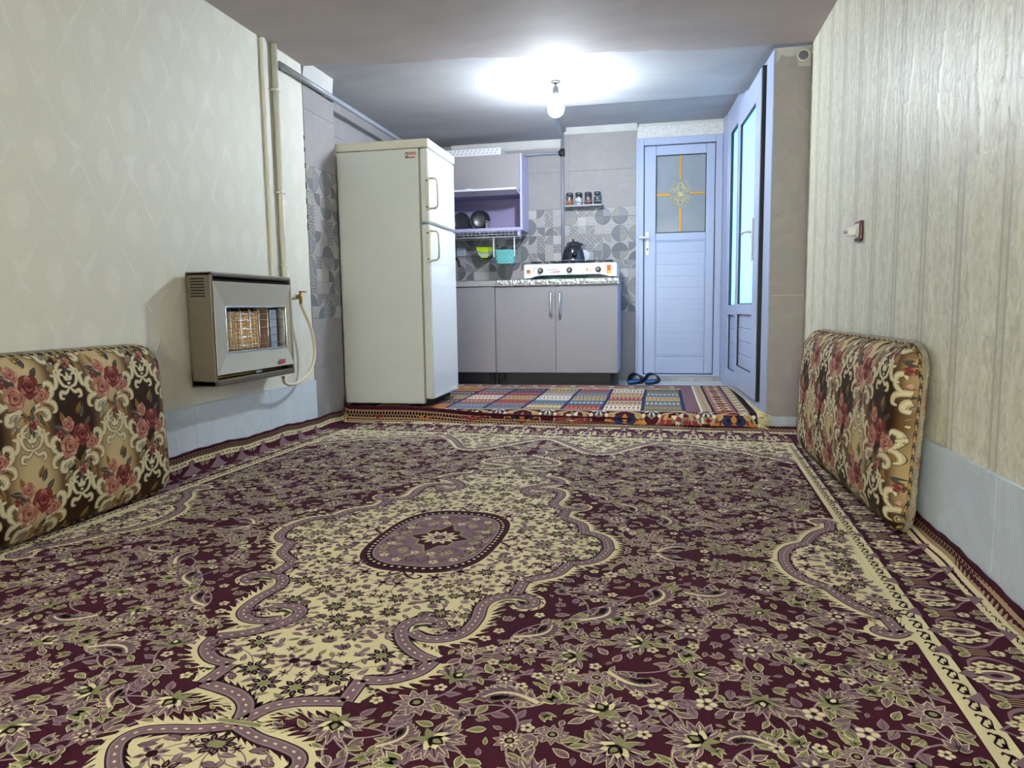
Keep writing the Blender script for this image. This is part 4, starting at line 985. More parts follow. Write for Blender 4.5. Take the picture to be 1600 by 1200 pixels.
# ================================================================== long floor cushions leaning on the walls
CF = {k: mat('fabric_'+k, c, .75, var=.12, vscale=120, bump=.25, bscale=500, bdist=.0008, spec=.25) for k, c in dict(dark='35231a', beige='a39070', cream='bfb08c', pale='d3c7a6', shade='6b5c46', red='7a302c', dred='4f1d1c', pink='a8705f', lpink='c29782', ochre='8f6a38', slate='47443b', grey='857d6c').items()}
CK = list(CF); CMATS = [CF[k] for k in CK]; CI = {k: i for i, k in enumerate(CK)}
def ground_mat():
    m = bpy.data.materials.new('fabric_ground'); m.use_nodes = True; n = N(m); uv = n.add('UVMap'); sep = n.add('SeparateXYZ'); n.link(uv.outputs[0], sep.inputs[0])
    c = n.math('COSINE', n.math('MULTIPLY', sep.outputs[0], 2*PI/.36)); d = n.math('COSINE', n.math('MULTIPLY', sep.outputs[1], 2*PI/.37))
    f = n.math('ADD', n.math('MULTIPLY', n.math('ADD', c, n.math('MULTIPLY', d, -.25)), .42), .5)
    ns = n.add('TexNoise'); ns.inputs['Scale'].default_value = 400; tc = n.add('TexCoord'); n.link(tc.outputs['Object'], ns.inputs[0])
    col = n.ramp(f, [(.30, lin('36200f')), (.52, lin('6b4e30')), (.72, lin('a68d64')), (.95, lin('bfaa80'))])
    n.link(n.mix(.12, col, n.ramp(ns.outputs[0], [(.3, (.25,)*3+(1,)), (.7, (.75,)*3+(1,))]), 'OVERLAY'), n.b.inputs['Base Color']); n.b.inputs['Roughness'].default_value = .6; n.bump(ns.outputs[0], .25, .0008)
    n.b.inputs['Specular IOR Level'].default_value = .15
    return m
M_GROUND = ground_mat()
M_CORD1, M_CORD2 = mat('cord_gold', 'a98a52', .6), mat('cord_brown', '3b2a1e', .7)
def t_rose(c1, c2, c3):
    Q = Pat(); rr = random.Random(3)
    def blob(s_, n_=14, w_=.1, ph=0): a = np.linspace(0, 2*PI, n_, endpoint=False); rad = s_*(1+w_*np.sin(a*5+ph)+w_*.6*np.sin(a*3+1+ph)); return np.column_stack([rad*np.cos(a), rad*np.sin(a)])
    Q.fan(blob(1), CI[c1], 0, (0, 0))
    for k in range(6): a = k*1.05; Q.fan(petal(.35, .98, .3, a, 5, .7), CI[c2 if k % 2 else c1], .0001)
    Q.fan(blob(.62, 12, .08, 1), CI[c3], .0002, (0, 0)); Q.fan(blob(.52, 12, .1, 2), CI[c1], .0003, (0, .02))
    for k in range(4): a = np.linspace(k*1.5, k*1.5+2.2, 7); rad = .5-.09*k; Q.strip(np.column_stack([rad*np.cos(a), rad*np.sin(a)]), .035, CI[c3 if k % 2 else c2], .0004)
    Q.fan(blob(.16, 8), CI[c3], .0005, (0, 0)); return Q.pack()
R_RED, R_PNK = t_rose('red', 'pink', 'dred'), t_rose('pink', 'lpink', 'red')
def t_fleaf(a, c): Q = Pat(); Q.fan(petal(0, 1, .22, 0, 6, .8), CI[a], 0); Q.strip(np.array([[.1, 0], [.85, 0]]), [.04, .01], CI[c], .0001); return Q.pack()
L1, L2, L3 = t_fleaf('slate', 'grey'), t_fleaf('ochre', 'dark'), t_fleaf('grey', 'pale')
def t_bouquet():
    Q = Pat(); rr = random.Random(8)
    for k in range(30): a = rr.uniform(0, 6.3); d = rr.uniform(.35, .95); Q.inst(rr.choice((L1, L2, L3, L1)), d*math.cos(a)*.72, d*math.sin(a), .4, a+rr.uniform(-.6, .6), .0)
    for k in range(9): Q.inst(rr.choice((L2, L1)), rr.uniform(-.25, .3), -.45+rr.uniform(-.25, .2), .3, rr.uniform(3.5, 6), .0003)
    Q.inst(R_PNK, -.32, .02, .34, 0, .0005); Q.inst(R_RED, .18, .30, .34, .5, .0007); Q.inst(R_PNK, -.28, .66, .22, 1, .0005); Q.inst(R_PNK, .52, .0, .24, 2, .0005); Q.inst(R_RED, -.62, .42, .12, 0, .0004); Q.inst(R_RED, .1, -.78, .13, 1, .0004); Q.inst(R_PNK, .24, -.68, .1, 1, .0004)
    return Q.pack()
def t_scrolls(c_in, c_out):
    """one side of the acanthus scrolls about a fleur medallion; unit = half column"""
    Q = Pat(); h = .0003
    def sw(pts, w_, m_=6): p = smooth_path(pts, m_); k = len(p); W = w_*.95*np.sin(np.linspace(.25, PI-.12, k))+.012; Q.strip(p, W+.018, CI['shade'], h); Q.strip(p, W, CI[c_out], h+.0001); Q.strip(p, W*.45, CI[c_in], h+.0002)
    for sx in (1, -1):
        S_ = lambda L_: [(sx*a, c) for a, c in L_]
        sw(S_([(0, -.62), (.12, -.40), (.34, -.30), (.55, -.36), (.60, -.52), (.48, -.58), (.42, -.50)]), .075)
        sw(S_([(.05, -.5), (.26, -.22), (.55, -.12), (.80, -.20), (.84, -.38), (.72, -.44)]), .07)
        sw(S_([(.62, -.12), (.80, .06), (.80, .28), (.64, .34), (.58, .22)]), .075); sw(S_([(.72, .12), (.96, .22), (1.0, .46), (.86, .52)]), .06)
        sw(S_([(0, -.60), (.22, -.72), (.26, -.88), (.12, -.96)]), .045); sw(S_([(.02, -1.28), (.20, -1.22), (.30, -1.0), (.20, -.84), (.08, -.80)]), .04); sw(S_([(.30, -1.0), (.38, -.86), (.30, -.78)]), .03)
        sw(S_([(.0, -1.28), (.14, -1.42), (.30, -1.40), (.34, -1.54), (.22, -1.58)]), .045)
    for a, L_ in ((PI/2, .3), (PI/2+.75, .24), (PI/2-.75, .24), (-PI/2, .12)): Q.fan(petal(0, L_, .075, a)+[0, -1.12], CI['shade'], h+.0001); Q.fan(petal(.02, L_*.85, .05, a)+[0, -1.12], CI[c_in], h+.0002)
    Q.fan(disc(.05, 8, 0, -.6), CI[c_in], h+.0004); return Q.pack()
BOUQ, SCR1, SCR2 = t_bouquet(), t_scrolls('pale', 'cream'), t_scrolls('cream', 'beige')
def cushion(label, mtx, L, Hh, T, s_off):
    """local frame: x along the length, y up the face, z out of the face"""
    root = thing('floor_cushion', mtx.translation, label, 'cushion', 'floor cushions leaning on the walls')
    M3 = np.array(mtx)[:3, :3]; O = np.array(mtx.translation); rad = .085; rr_ = .062
    def clampxy(x, y):
        cx = np.clip(x, rad, L-rad); cy = np.clip(y, rad, Hh-rad); dx, dy = x-cx, y-cy; d = np.hypot(dx, dy); k = np.where(d > rad, rad/np.maximum(d, 1e-9), 1); return cx+dx*k, cy+dy*k
    def edge_dist(x, y):
        cx = np.clip(x, rad, L-rad); cy = np.clip(y, rad, Hh-rad); return np.minimum(rad-np.hypot(x-cx, y-cy)+np.where((x == cx) & (y == cy), np.minimum(np.minimum(x, L-x), np.minimum(y, Hh-y))-rad, 0), 9)
    def depth(x, y):
        d = np.clip(edge_dist(x, y), 0, rr_*1.6); r2 = rr_*1.6; roll = np.sqrt(np.maximum(r2*r2-(r2-d)**2, 0))-r2
        bulge = .030*np.clip(np.sin(PI*np.clip(x/L, 0, 1)), 0, 1)**.5*np.clip(np.sin(PI*np.clip(y/Hh, 0, 1)), 0, 1)**.6
        pk = .003*np.sin(x*62+np.sin(y*9))*np.exp(-d/.02)
        return T+roll*.62+bulge+pk
    def face(x, y, h):
        x, y = clampxy(x, y); z = depth(x, y)+np.asarray(h); return (M3 @ np.stack([x, y, z]) ).T+O
    # front cover
    nx, ny = int(L/.016), int(Hh/.016); P = Pat(); P.grid(0, L, 0, Hh, nx, ny, 0, 0); o = P.build('cover', face, [M_GROUND], root, smooth=True)
    V, F, C = P.pack(); me = o.data; uvl = me.uv_layers.new(name='UVMap'); vi = np.empty(len(me.loops), np.int32); me.loops.foreach_get('vertex_index', vi)
    uv_ = V[:, :2][vi]+[s_off, 0]; uvl.data.foreach_set('uv', uv_.astype(np.float32).ravel())
    # printed bouquets and scrolls
    P = Pat(); p_, q_ = .36, .37
    for k in range(-1, int(L/p_)+3):
        xb = k*p_-s_off % p_   # beige column centre
        for j in range(-1, 4):
            yb = .47-j*q_; P.inst(BOUQ, xb, yb, .116, 0, .0010); P.inst(SCR1, xb, yb-.005, .128, 0, .0006)
            yd = yb-q_/2; P.inst(BOUQ, xb+p_/2, yd, .116, 0, .0010); P.inst(SCR1, xb+p_/2, yd-.005, .128, 0, .0006)
    P.build('printed_roses', face, CMATS, root, keep=lambda x, y: (edge_dist(x, y) > .004))['kind'] = 'stuff'
    # gusset and back
    k = 96; per = []
    for t in np.linspace(0, 1, k, endpoint=False):
        a = 2*PI*t; x = L/2+L*.75*math.copysign(abs(math.cos(a))**.5, math.cos(a)); y = Hh/2+Hh*.75*math.copysign(abs(math.sin(a))**.5, math.sin(a))
        x, y = float(np.clip(x, 0, L)), float(np.clip(y, 0, Hh)); cx, cy = clampxy(np.array([x]), np.array([y])); per.append((cx[0], cy[0]))
    per = np.array(per); zf = depth(per[:, 0], per[:, 1]); vs = []; fs = []; ctr = np.array([L/2, Hh/2])
    lv = [0, .08, .25, .5, .75, .92, 1.0]
    for t in lv:
        infl = .012*math.sin(PI*t); nn = per-np.column_stack([np.clip(per[:, 0], rad, L-rad), np.clip(per[:, 1], rad, Hh-rad)]); nn /= np.linalg.norm(nn, axis=1, keepdims=True)+1e-9
        q2 = per+nn*infl; z = zf*t+.004*(1-t); 
        for a, zz in zip(q2, z): vs.append(tuple(M3 @ np.array([a[0], a[1], zz])+O))
    n_l = len(lv)
    for i in range(n_l-1):
        for j in range(k): fs.append((i*k+j, i*k+(j+1) % k, (i+1)*k+(j+1) % k, (i+1)*k+j))
    fs.append(tuple(range(k)))
    M_GUS = mat('fabric_gusset', '8f8674', .75, var=.35, vscale=26, bump=.3, bscale=400, bdist=.0008)
    b = MB(); b.raw(vs, fs, M_GUS, True); g_ = b.obj('gusset', root)
    # pattern on the gusset ends
    P = Pat(); rr2 = random.Random(4)
    for side in (0, 1):
        for k2 in range(9):
            yy = .04+.065*k2; P.inst(SCR2 if k2 % 3 else BOUQ, side+.0, yy, .042, .5*k2, .0004)
    def endmap(x, y, h):
        t = x-np.round(x); sd = np.round(x); q3 = np.clip(.5+t/.16, 0.02, .98); yy = np.clip(y, rad*.6, Hh-rad*.6); cx = np.where(sd > .5, L, 0.); cx, yc = clampxy(cx, yy); zf_ = depth(cx, yc); infl = .012*np.sin(PI*q3)+h+.0006
        return (M3 @ np.stack([cx+np.where(sd > .5, 1, -1)*infl, yc, zf_*q3])).T+O
    P.build('gusset_print', endmap, CMATS, g_, keep=lambda x, y: (np.abs(x-np.round(x)) < .07) & (y > .05) & (y < Hh-.05))['kind'] = 'stuff'
    # twisted piping cord
    n_ = 420; seg = np.vstack([per, per[:1]]); Ls = np.concatenate([[0], np.cumsum(np.hypot(*np.diff(seg, axis=0).T))]); tt = np.linspace(0, Ls[-1], n_, endpoint=False); px = np.interp(tt, Ls, seg[:, 0]); py = np.interp(tt, Ls, seg[:, 1]); pz = depth(px, py)+.002
    pts = (M3 @ np.stack([px, py, pz])).T+O; b = MB(); k3 = 6; vs = []; fs1 = []; fs2 = []
    tn = np.roll(pts, -1, 0)-np.roll(pts, 1, 0); tn /= np.linalg.norm(tn, axis=1, keepdims=True)+1e-9; zl = M3[:, 2]; x_ = np.cross(tn, zl); x_ /= np.linalg.norm(x_, axis=1, keepdims=True)+1e-9; y_ = np.cross(x_, tn)
    for i in range(n_):
        for j in range(k3): a = 2*PI*j/k3; vs.append(tuple(pts[i]+.0052*(x_[i]*math.cos(a)+y_[i]*math.sin(a))))
    for i in range(n_):
        for j in range(k3):
            f = (i*k3+j, i*k3+(j+1) % k3, ((i+1) % n_)*k3+(j+1) % k3, ((i+1) % n_)*k3+j); (fs1 if (i+j) % 4 < 2 else fs2).append(f)
    b.raw(vs, fs1, M_CORD1, True); b.raw(vs, fs2, M_CORD2, True); b.obj('piping_cord', root)
    return root
def frame_mtx(o, xdir, tilt):
    """cushion frame: x along xdir (horizontal), y up and leaning back, z out of the face"""
    x = Vector(xdir).normalized(); z0 = x.cross(Vector((0, 0, 1))); up = Vector((0, 0, 1)); y = (up*math.cos(tilt)-z0*math.sin(tilt)); z = x.cross(y)
    return Matrix(((x.x, y.x, z.x, o[0]), (x.y, y.y, z.y, o[1]), (x.z, y.z, z.z, o[2]), (0, 0, 0, 1)))
# left: face looks to +x; x-dir must run toward +y so that z = x cross up = +x
cushion('long rose-print floor cushion leaning on the embossed wallpaper beside the gas heater', frame_mtx((-2.068, 1.22, .012), (0, 1, 0), .045), 1.36, .605, .085, .06)
cushion('long rose-print floor cushion leaning on the striped wallpaper below the switch', frame_mtx((.755, 3.80, .016), (.022, -1, 0), .045), 1.42, .60, .085, .32)
# ================================================================== gas heater on the left wall
HX0, HX1, HY0, HY1, HZ0, HZ1 = -2.02, -1.895, 2.74, 3.44, .41, .925
M_HC, M_HP = mat('heater_casing', '5f5445', .5), mat('heater_panel', 'b0aea4', .38)
M_CHR = mat('chrome', 'c9cbd0', .2, .9); M_DK = mat('dark_cavity', '1c1a19', .8)
ht = thing('gas_heater', (-2.05, 3.09, HZ0), 'tan wall gas heater with ceramic grid and wire guard', 'heater')
b = MB(); t_ = .018
b.box((HX0, HY0, HZ0), (HX1, HY0+t_, HZ1), M_HC, .006); b.box((HX0, HY1-t_, HZ0), (HX1, HY1, HZ1), M_HC, .006); b.box((HX0, HY0, HZ1-.02), (HX1, HY1, HZ1), M_HC, .006); b.box((HX0, HY0, HZ0), (HX1, HY1, HZ0+.03), M_HC, .006); b.box((HX0, HY0, HZ0), (HX0+.01, HY1, HZ1), M_HC)
for z in (.53, .66): b.box((HX0+.008, HY0-.0008, z), (HX1-.004, HY0+.001, z+.0022), mat('seam', '6a6055', .6))
cas = b.obj('casing', ht)
for k in range(7):
    z = .895-.013*k; b = MB(); b.box((HX0+.022, HY0-.0012, z-.0035), (HX0+.092, HY0+.004, z+.0035), M_DK, .001); b.obj('vent_slot', cas)
for y in (2.85, 3.29): b = MB(); b.box((XL+.055, y, .52), (HX0+.001, y+.04, .86), M_HC, .003); b.obj('wall_bracket', ht)
# front panel: four sloping faces around the opening
oy0, oy1, oz0, oz1 = 2.872, 3.40, .56, .765; py0, py1, pz0, pz1 = HY0+.012, HY1-.008, .462, .884; fx, ix = HX1+.004, HX1-.018
b = MB(); o_ = [(fx, py0, pz0), (fx, py1, pz0), (fx, py1, pz1), (fx, py0, pz1)]; ix = HX1-.036; i_ = [(ix+.014, oy0, oz0), (ix+.014, oy1, oz0), (ix+.014, oy1, oz1), (ix+.014, oy0, oz1)]
o2 = [(fx-.02, *p[1:]) for p in o_]; i2 = [(ix-.03, *p[1:]) for p in i_]; vs = o_+i_+o2+i2; fs = []
for k in range(4):
    n_ = (k+1) % 4; fs += [(k, n_, 4+n_, 4+k), (k, 8+k, 8+n_, n_), (4+k, 4+n_, 12+n_, 12+k)]
b.raw(vs, fs, M_HP); pan = b.obj('front_panel', ht)
b = MB(); q = ix+.014
for lo, hi in (((q-.004, oy0-.008, oz0-.008), (q+.006, oy1+.006, oz0)), ((q-.004, oy0-.008, oz1), (q+.006, oy1+.006, oz1+.008)), ((q-.004, oy0-.008, oz0), (q+.006, oy0, oz1)), ((q-.004, oy1, oz0), (q+.006, oy1+.006, oz1))): b.box(lo, hi, M_CHR, .002)
b.obj('opening_trim', pan)
b = MB(); b.box((fx+.0002, 3.268, .474), (fx+.002, 3.335, .489), mat('badge_red', '9c2f3a', .4)); b.box((fx+.0002, 3.275, .49), (fx+.0018, 3.34, .496), mat('badge_script', '7d5a58', .4))
vs, fs = text_mesh('ABSAL', .013, mat('badge_white', 'e6dcd8', .5), lambda v: (fx+.0022, 3.3015+v.x, .4815+v.y), .0001) if False else ([], [])
b.obj('badge', pan)
# cavity, burner plaques, reflector
b = MB(); b.box((HX0+.012, oy0-.03, oz0-.03), (HX0+.02, oy1+.03, oz1+.04), mat('heater_back_brown', '4a372c', .8)); b.box((HX0+.012, HY0+.02, .89), (HX1-.02, HY1-.02, .896), M_DK); b.box((HX0+.012, HY0+.02, .442), (HX1-.03, HY1-.02, .446), M_DK); b.obj('cavity', ht)  # plain dark brown plate at the back of the opening
M_CER, M_CERSHADE = mat('ceramic_cream', 'e0bd8c', .7, var=.15, vscale=40), mat('ceramic_shade', 'c8692a', .75, var=.3, vscale=30)  # orange shade between the cream ribs is painted as plaque colour
for c_ in range(3):
    y0 = 2.885+.105*c_; b = MB(); b.box((HX0+.03, y0, oz0+.004), (HX0+.052, y0+.094, oz1-.018), M_CERSHADE); br = b.obj('burner_plaque', ht)
    for k in range(4): b = MB(); yy = y0+.002+k*.0285; b.box((HX0+.05, yy, oz0+.004), (HX0+.070, yy+.008, oz1-.018), M_CER, .001); b.obj('ceramic_rib', br)
    for k in range(13): b = MB(); zz = oz0+.010+k*.0142; b.box((HX0+.05, y0+.002, zz), (HX0+.066, y0+.094, zz+.0062), M_CER, .001); b.obj('ceramic_slat', br)
b = MB(); b.raw([(HX0+.03, 3.22, oz0), (HX0+.085, 3.27, oz0), (HX0+.085, 3.27, oz1), (HX0+.03, 3.22, oz1)], [(0, 1, 2, 3)], mat('rust_plate', '8a6850', .6, var=.3)); b.box((HX0+.07, 3.285, oz0), (HX0+.085, 3.345, oz1-.01), mat('reflector_steel', 'aab0be', .3, .6), .002); b.obj('reflector', ht)
b = MB(); gx_ = ix+.016
for y in (2.905, 2.985, 3.065, 3.145, 3.225, 3.385): b.tube([(gx_-.012, y, oz0), (gx_, y, oz0+.02), (gx_, y, oz1-.02), (gx_-.012, y, oz1)], .0016, M_CHR, 6)
for z in (.585, .625, .665, .705, .735): b.tube([(gx_-.02, oy0, z), (gx_-.003, oy0+.015, z), (gx_-.003, oy1-.015, z), (gx_-.02, oy1, z)], .0016, M_CHR, 6)
b.obj('wire_guard', ht)
b = MB(); b.box((HX1-.06, 2.80, .445), (HX1-.03, 2.88, .452), M_CHR); b.tube([(HX1-.03, 2.78, .448), (HX1-.03, 3.35, .448)], .006, mat('brass', 'a88a4a', .35, .8), 8); b.box((HX1-.05, 3.10, .441), (HX1-.02, 3.15, .456), M_CHR, .003); b.obj('burner_pipe', ht)

ht.location = ht.location+Vector((-.053, .09, .004))
# painted gas pipes on the wall, valve, hose
M_PIPE, M_GPIPE = mat('painted_pipe', 'd2cfc0', .45), mat('grey_pipe', '9497a0', .4, .1); M_BRASS = MATS['brass']
gp = thing('gas_pipe', (-2.07, 3.68, .8), 'cream painted gas pipe running down the embossed wallpaper to the heater', 'pipe')
b = MB(); b.tube([(-2.08, 3.705, ZC-.001), (-2.08, 3.705, .855), (-2.08, 3.71, .84), (-2.075, 3.73, .83), (-2.07, 3.80, .83)], .0165, M_PIPE, 14); b.obj('pipe', gp)
b = MB(); b.box((XL+.0005, 3.585, .60), (XL+.022, 3.625, ZC-.001), M_PIPE, .006); b.obj('cable_trunking', gp)
for z in (1.95, 1.4, 1.0): b = MB(); b.box((XL+.0005, 3.682, z), (XL+.038, 3.728, z+.014), M_PIPE, .004); b.obj('pipe_clip', gp)
b = MB(); b.tube([(-2.07, 3.79, .83), (-2.035, 3.79, .83)], .013, M_BRASS, 10); b.tube([(-2.035, 3.79, .848), (-2.035, 3.79, .79)], [.012, .009], M_BRASS, 10); v_ = b.obj('gas_valve', gp)
b = MB(); b.box((-2.043, 3.785, .856), (-2.027, 3.85, .864), mat('valve_red', 'a33a34', .4), .002); b.tube([(-2.035, 3.79, .845), (-2.035, 3.79, .86)], .006, M_BRASS, 8); b.obj('valve_lever', v_)
b = MB(); hp = smooth_path([(-2.035, .79, 3.79), (-2.03, .74, 3.82), (-2.02, .66, 3.875), (-2.01, .56, 3.90), (-2.0, .46, 3.88), (-1.98, .385, 3.80), (-1.965, .347, 3.68), (-1.955, .345, 3.55), (-1.952, .375, 3.46), (-1.952, .405, 3.42)][0:2] if False else [(3.79, .79), (3.82, .74), (3.875, .66), (3.90, .56), (3.885, .46), (3.80, .385), (3.68, .348), (3.58, .345), (3.51, .362), (3.485, .396)], 6)
xs = np.linspace(-2.035, -1.995, len(hp)); b.tube([(x, y, z) for x, (y, z) in zip(xs, hp)], .0095, mat('hose_cream', 'ddd3b4', .5), 10)
tag(b.obj('gas_hose', origin=(-2.0, 3.8, .34)), 'cream rubber gas hose looping from the valve to under the heater', 'hose')
b = MB(); b.tube([(XL+.03, 3.735, 2.104), (XL+.03, 4.44, 2.104), (XL+.03, 6.49, 2.104)], .0165, M_GPIPE, 14)
pp = b.obj('conduit_pipe', origin=(XL+.03, 4.6, 2.1)); tag(pp, 'grey pipe running under the ceiling from the wallpaper to behind the refrigerator', 'pipe')
for y in (3.78, 4.30): b = MB(); b.box((XL+.0005, y, 2.085), (XL+.03, y+.016, 2.125), M_GPIPE, .003); b.obj('pipe_clip', pp)

# light switch with socket shade on the right wall
sw = thing('wall_switch', (XR, 3.26, 1.05), 'white wall socket with dark red rim on striped wallpaper', 'switch')
b = MB(); b.box((XR-.014, 3.235, 1.008), (XR-.0005, 3.325, 1.092), mat('switch_red', '5a1f2b', .35), .006, 3); b.obj('rim', sw)
b = MB(); b.box((XR-.020, 3.248, 1.02), (XR-.0135, 3.312, 1.080), mat('switch_white', 'dfe2e0', .3), .003, 3); b.lathe([(0, .004), (.019, .004), (.021, 0)], (XR-.0195, 3.28, 1.05), MATS['switch_white'], 20, mtx=Matrix.Rotation(-PI/2, 3, 'Y')); b.obj('plate', sw)
b = MB(); b.box((XR-.055, 3.262, 1.030), (XR-.0225, 3.298, 1.070), MATS['switch_white'], .006, 3); b.tube([(XR-.053, 3.28, 1.05), (XR-.07, 3.28, 1.046)], .007, MATS['switch_white'], 8); b.obj('plug', sw)

# ================================================================== refrigerator
M_FR1, M_FRD = mat('fridge_cream', 'd2d4d2', .35, var=.03, vscale=2), mat('fridge_door_white', 'e0e3e8', .12, coat=.4); M_TRIM = mat('fridge_trim', 'd4d2c2', .35)
fg = thing('refrigerator', (-1.8, 4.8, ZS), 'tall cream two-door refrigerator standing on the rug beside the cabinets', 'refrigerator')
fy0, fy1 = 4.50, 5.09
b = MB(); b.box((-2.115, fy0, .118), (-1.545, fy1, 1.785), M_FR1, .006); body = b.obj('body', fg)
b = MB(); b.box((-2.120, fy0-.006, 1.787), (-1.474, fy1+.006, 1.842), M_TRIM, .006); top = b.obj('top_cover', fg)
b = MB(); b.box((-1.4742, fy0, 1.789), (-1.4715, fy1, 1.838), mat('control_strip', 'd9dbdc', .25), .001); st = b.obj('control_panel', top)
mk = mat('control_print', '3d4663', .5)
for y, w_ in ((fy0+.06, .05), (fy0+.21, .10), (fy0+.38, .09), (fy0+.51, .05)):
    b = MB(); b.box((-1.4716, y, 1.806), (-1.4708, y+w_, 1.824), mk)
    for k in range(3): b.box((-1.4717, y+w_*(.15+.3*k), 1.809), (-1.4704, y+w_*(.28+.3*k), 1.821), MATS['control_strip'])
    b.obj('printed_marks', st)
def fdoor(z0, z1, hz):
    b = MB(); b.box((-1.535, fy0+.004, z0), (-1.482, fy1-.002, z1), M_FR1, .008, 3); b.box((-1.4825, fy0+.010, z0+.006), (-1.4785, fy1-.006, z1-.006), M_FRD, .0015); d = b.obj('door', fg)
    b = MB(); b.box((-1.546, fy0+.018, z0+.01), (-1.534, fy1-.014, z1-.01), mat('door_gasket', 'a39c86', .7)); b.obj('gasket', d)
    b = MB(); b.box((-1.500, fy0-.014, hz), (-1.472, fy0+.007, hz+.215), M_TRIM, .005, 3)
    b.tube([(-1.476, fy0-.004, hz+.012), (-1.432, fy0-.004, hz+.014), (-1.418, fy0-.004, hz+.03), (-1.416, fy0-.004, hz+.107), (-1.418, fy0-.004, hz+.185), (-1.432, fy0-.004, hz+.201), (-1.476, fy0-.004, hz+.203)], .0075, M_TRIM, 10); h_ = b.obj('handle', d)
    for z in (hz+.022, hz+.19): b = MB(); b.lathe([(0, .0026), (.005, .002), (.0055, 0)], (-1.488, fy0-.014, z), M_DK, 10, mtx=Matrix.Rotation(PI/2, 3, 'X')); b.obj('screw', h_)
fdoor(1.315, 1.782, 1.385); fdoor(.150, 1.300, 1.052)
for x in (-2.07, -1.60):
    for y in (fy0+.05, fy1-.05): b = MB(); b.lathe([(.018, 0), (.018, .012), (.010, .014), (.010, .03)], (x, y, .0985), M_DK, 12); b.obj('foot', fg)
b = MB(); b.box((-1.56, fy0+.03, .105), (-1.535, fy1-.03, .15), M_DK); b.obj('kick_strip', fg)
b = MB(); y_ = fy0-.0008
b.box((-1.632, y_, 1.728), (-1.613, fy0, 1.763), mat('sticker_black', '2e2f31', .5)); b.box((-1.612, y_, 1.742), (-1.556, fy0, 1.764), mat('sticker_pink', 'c99a8c', .5)); b.box((-1.628, y_, 1.724), (-1.566, fy0, 1.731), mat('sticker_red', '9b4038', .5)); b.box((-1.605, y_-.0003, 1.752), (-1.563, fy0, 1.756), MATS['sticker_red']); b.box((-1.628, y_-.0003, 1.735), (-1.618, fy0, 1.757), MATS['control_strip']); b.obj('sticker', body)

# ================================================================== kitchen units
M_LAM = mat('linen_laminate', '938d91', .5, var=.06, vscale=160, bump=.15, bscale=300, stretch=(1, 1, .3)); M_LIL = mat('lilac_edge', 'b3aed0', .45); M_LILD = mat('lilac_inside', '8d84ab', .55)
M_STEEL = mat('counter_foil', 'c9cacb', .22, .75, var=.2, vscale=25, bump=1, bscale=45, bdist=.01); M_STONE = mat('counter_stone', 'a5a3a0', .35, var=.15, vscale=40)
def unit_base(x0, x1, label, doors):
    t = thing('base_cabinet', ((x0+x1)/2, 6.25, ZS), label, 'cabinet', 'base cabinets along the back wall'); b = MB()
    b.box((x0, 6.022, .19), (x0+.018, 6.485, .935), M_LIL, .001); b.box((x1-.018, 6.022, .19), (x1, 6.485, .935), M_LIL, .001); b.box((x0+.018, 6.022, .19), (x1-.018, 6.485, .208), M_LIL); b.box((x0+.018, 6.47, .208), (x1-.018, 6.485, .935), M_LIL); b.box((x0+.018, 6.03, .917), (x1-.018, 6.10, .935), M_LIL); b.obj('body', t)
    n_ = len(doors)
    for k, hx in enumerate(doors):
        a, c = x0+(x1-x0)*k/n_, x0+(x1-x0)*(k+1)/n_; b = MB(); b.box((a+.0015, 6.002, .195), (c-.0015, 6.020, .928), M_LAM, .0015, 1); d = b.obj('door', t)
        if hx:
            b = MB(); xs_ = [(hx, 6.0, .868), (hx-.003, 5.975, .862), (hx-.002, 5.966, .82), (hx+.002, 5.966, .74), (hx+.002, 5.975, .688), (hx, 6.0, .682)]; p_ = smooth_path([q[1:] for q in xs_], 5); b.tube([(hx, y, z) for y, z in p_], [.0105+.002*math.sin(i/len(p_)*9) for i in range(len(p_))], M_CHR, 10); b.obj('handle', d)
    b = MB(); b.box((x0+.002, 6.115, ZS+.001), (x1-.002, 6.13, .189), mat('under_shade_black', '202024', .5)); b.obj('plinth', t)  # black board added to stand for the dark void under the cabinet
    for x in (x0+.05, x1-.05): 
        b = MB(); b.lathe([(.028, 0), (.028, .012), (.018, .016), (.018, .10), (.026, .108)], (x, 6.07, ZS+.0005), M_DK, 14); b.obj('leg', t)
    return t
unit_base(-2.215, -1.402, 'grey laminate base cabinet half hidden by the refrigerator', [0])
unit_base(-1.398, -.352, 'grey laminate base cabinet with two chrome handles under the stove', [-.914, -.836])
b = MB(); b.box((-2.23, 5.992, .9365), (-1.385, 6.488, .982), M_STONE, .004); sinkt = b.obj('sink_counter', origin=(-1.8, 6.25, .936)); tag(sinkt, 'dull grey stone worktop over the cabinet by the refrigerator', 'worktop')
b = MB(); b.box((-1.384, 5.985, .9365), (-.345, 6.488, .985), M_STEEL, .003)
r = random.Random(2)   # crumpled foil edge
nx = 90; vs = []; fs = []
for i in range(nx+1):
    x = -1.384+1.039*i/nx
    for k, (y, z) in enumerate(((6.12, .9862), (5.986, .9868), (5.979, .983), (5.978, .960), (5.981, .945))): vs.append((x, y+r.uniform(-.003, .001)*(k > 1), z+r.uniform(-.0005, .0012)*(k < 2)+r.uniform(-.004, .004)*(k == 4)))
for i in range(nx):
    for k in range(4): fs.append((i*5+k, i*5+k+1, i*5+k+6, i*5+k+5))
b.raw(vs, fs, M_STEEL)
tag(b.obj('worktop', origin=(-.87, 6.25, .936)), 'foil-wrapped silver worktop under the gas stove', 'worktop')
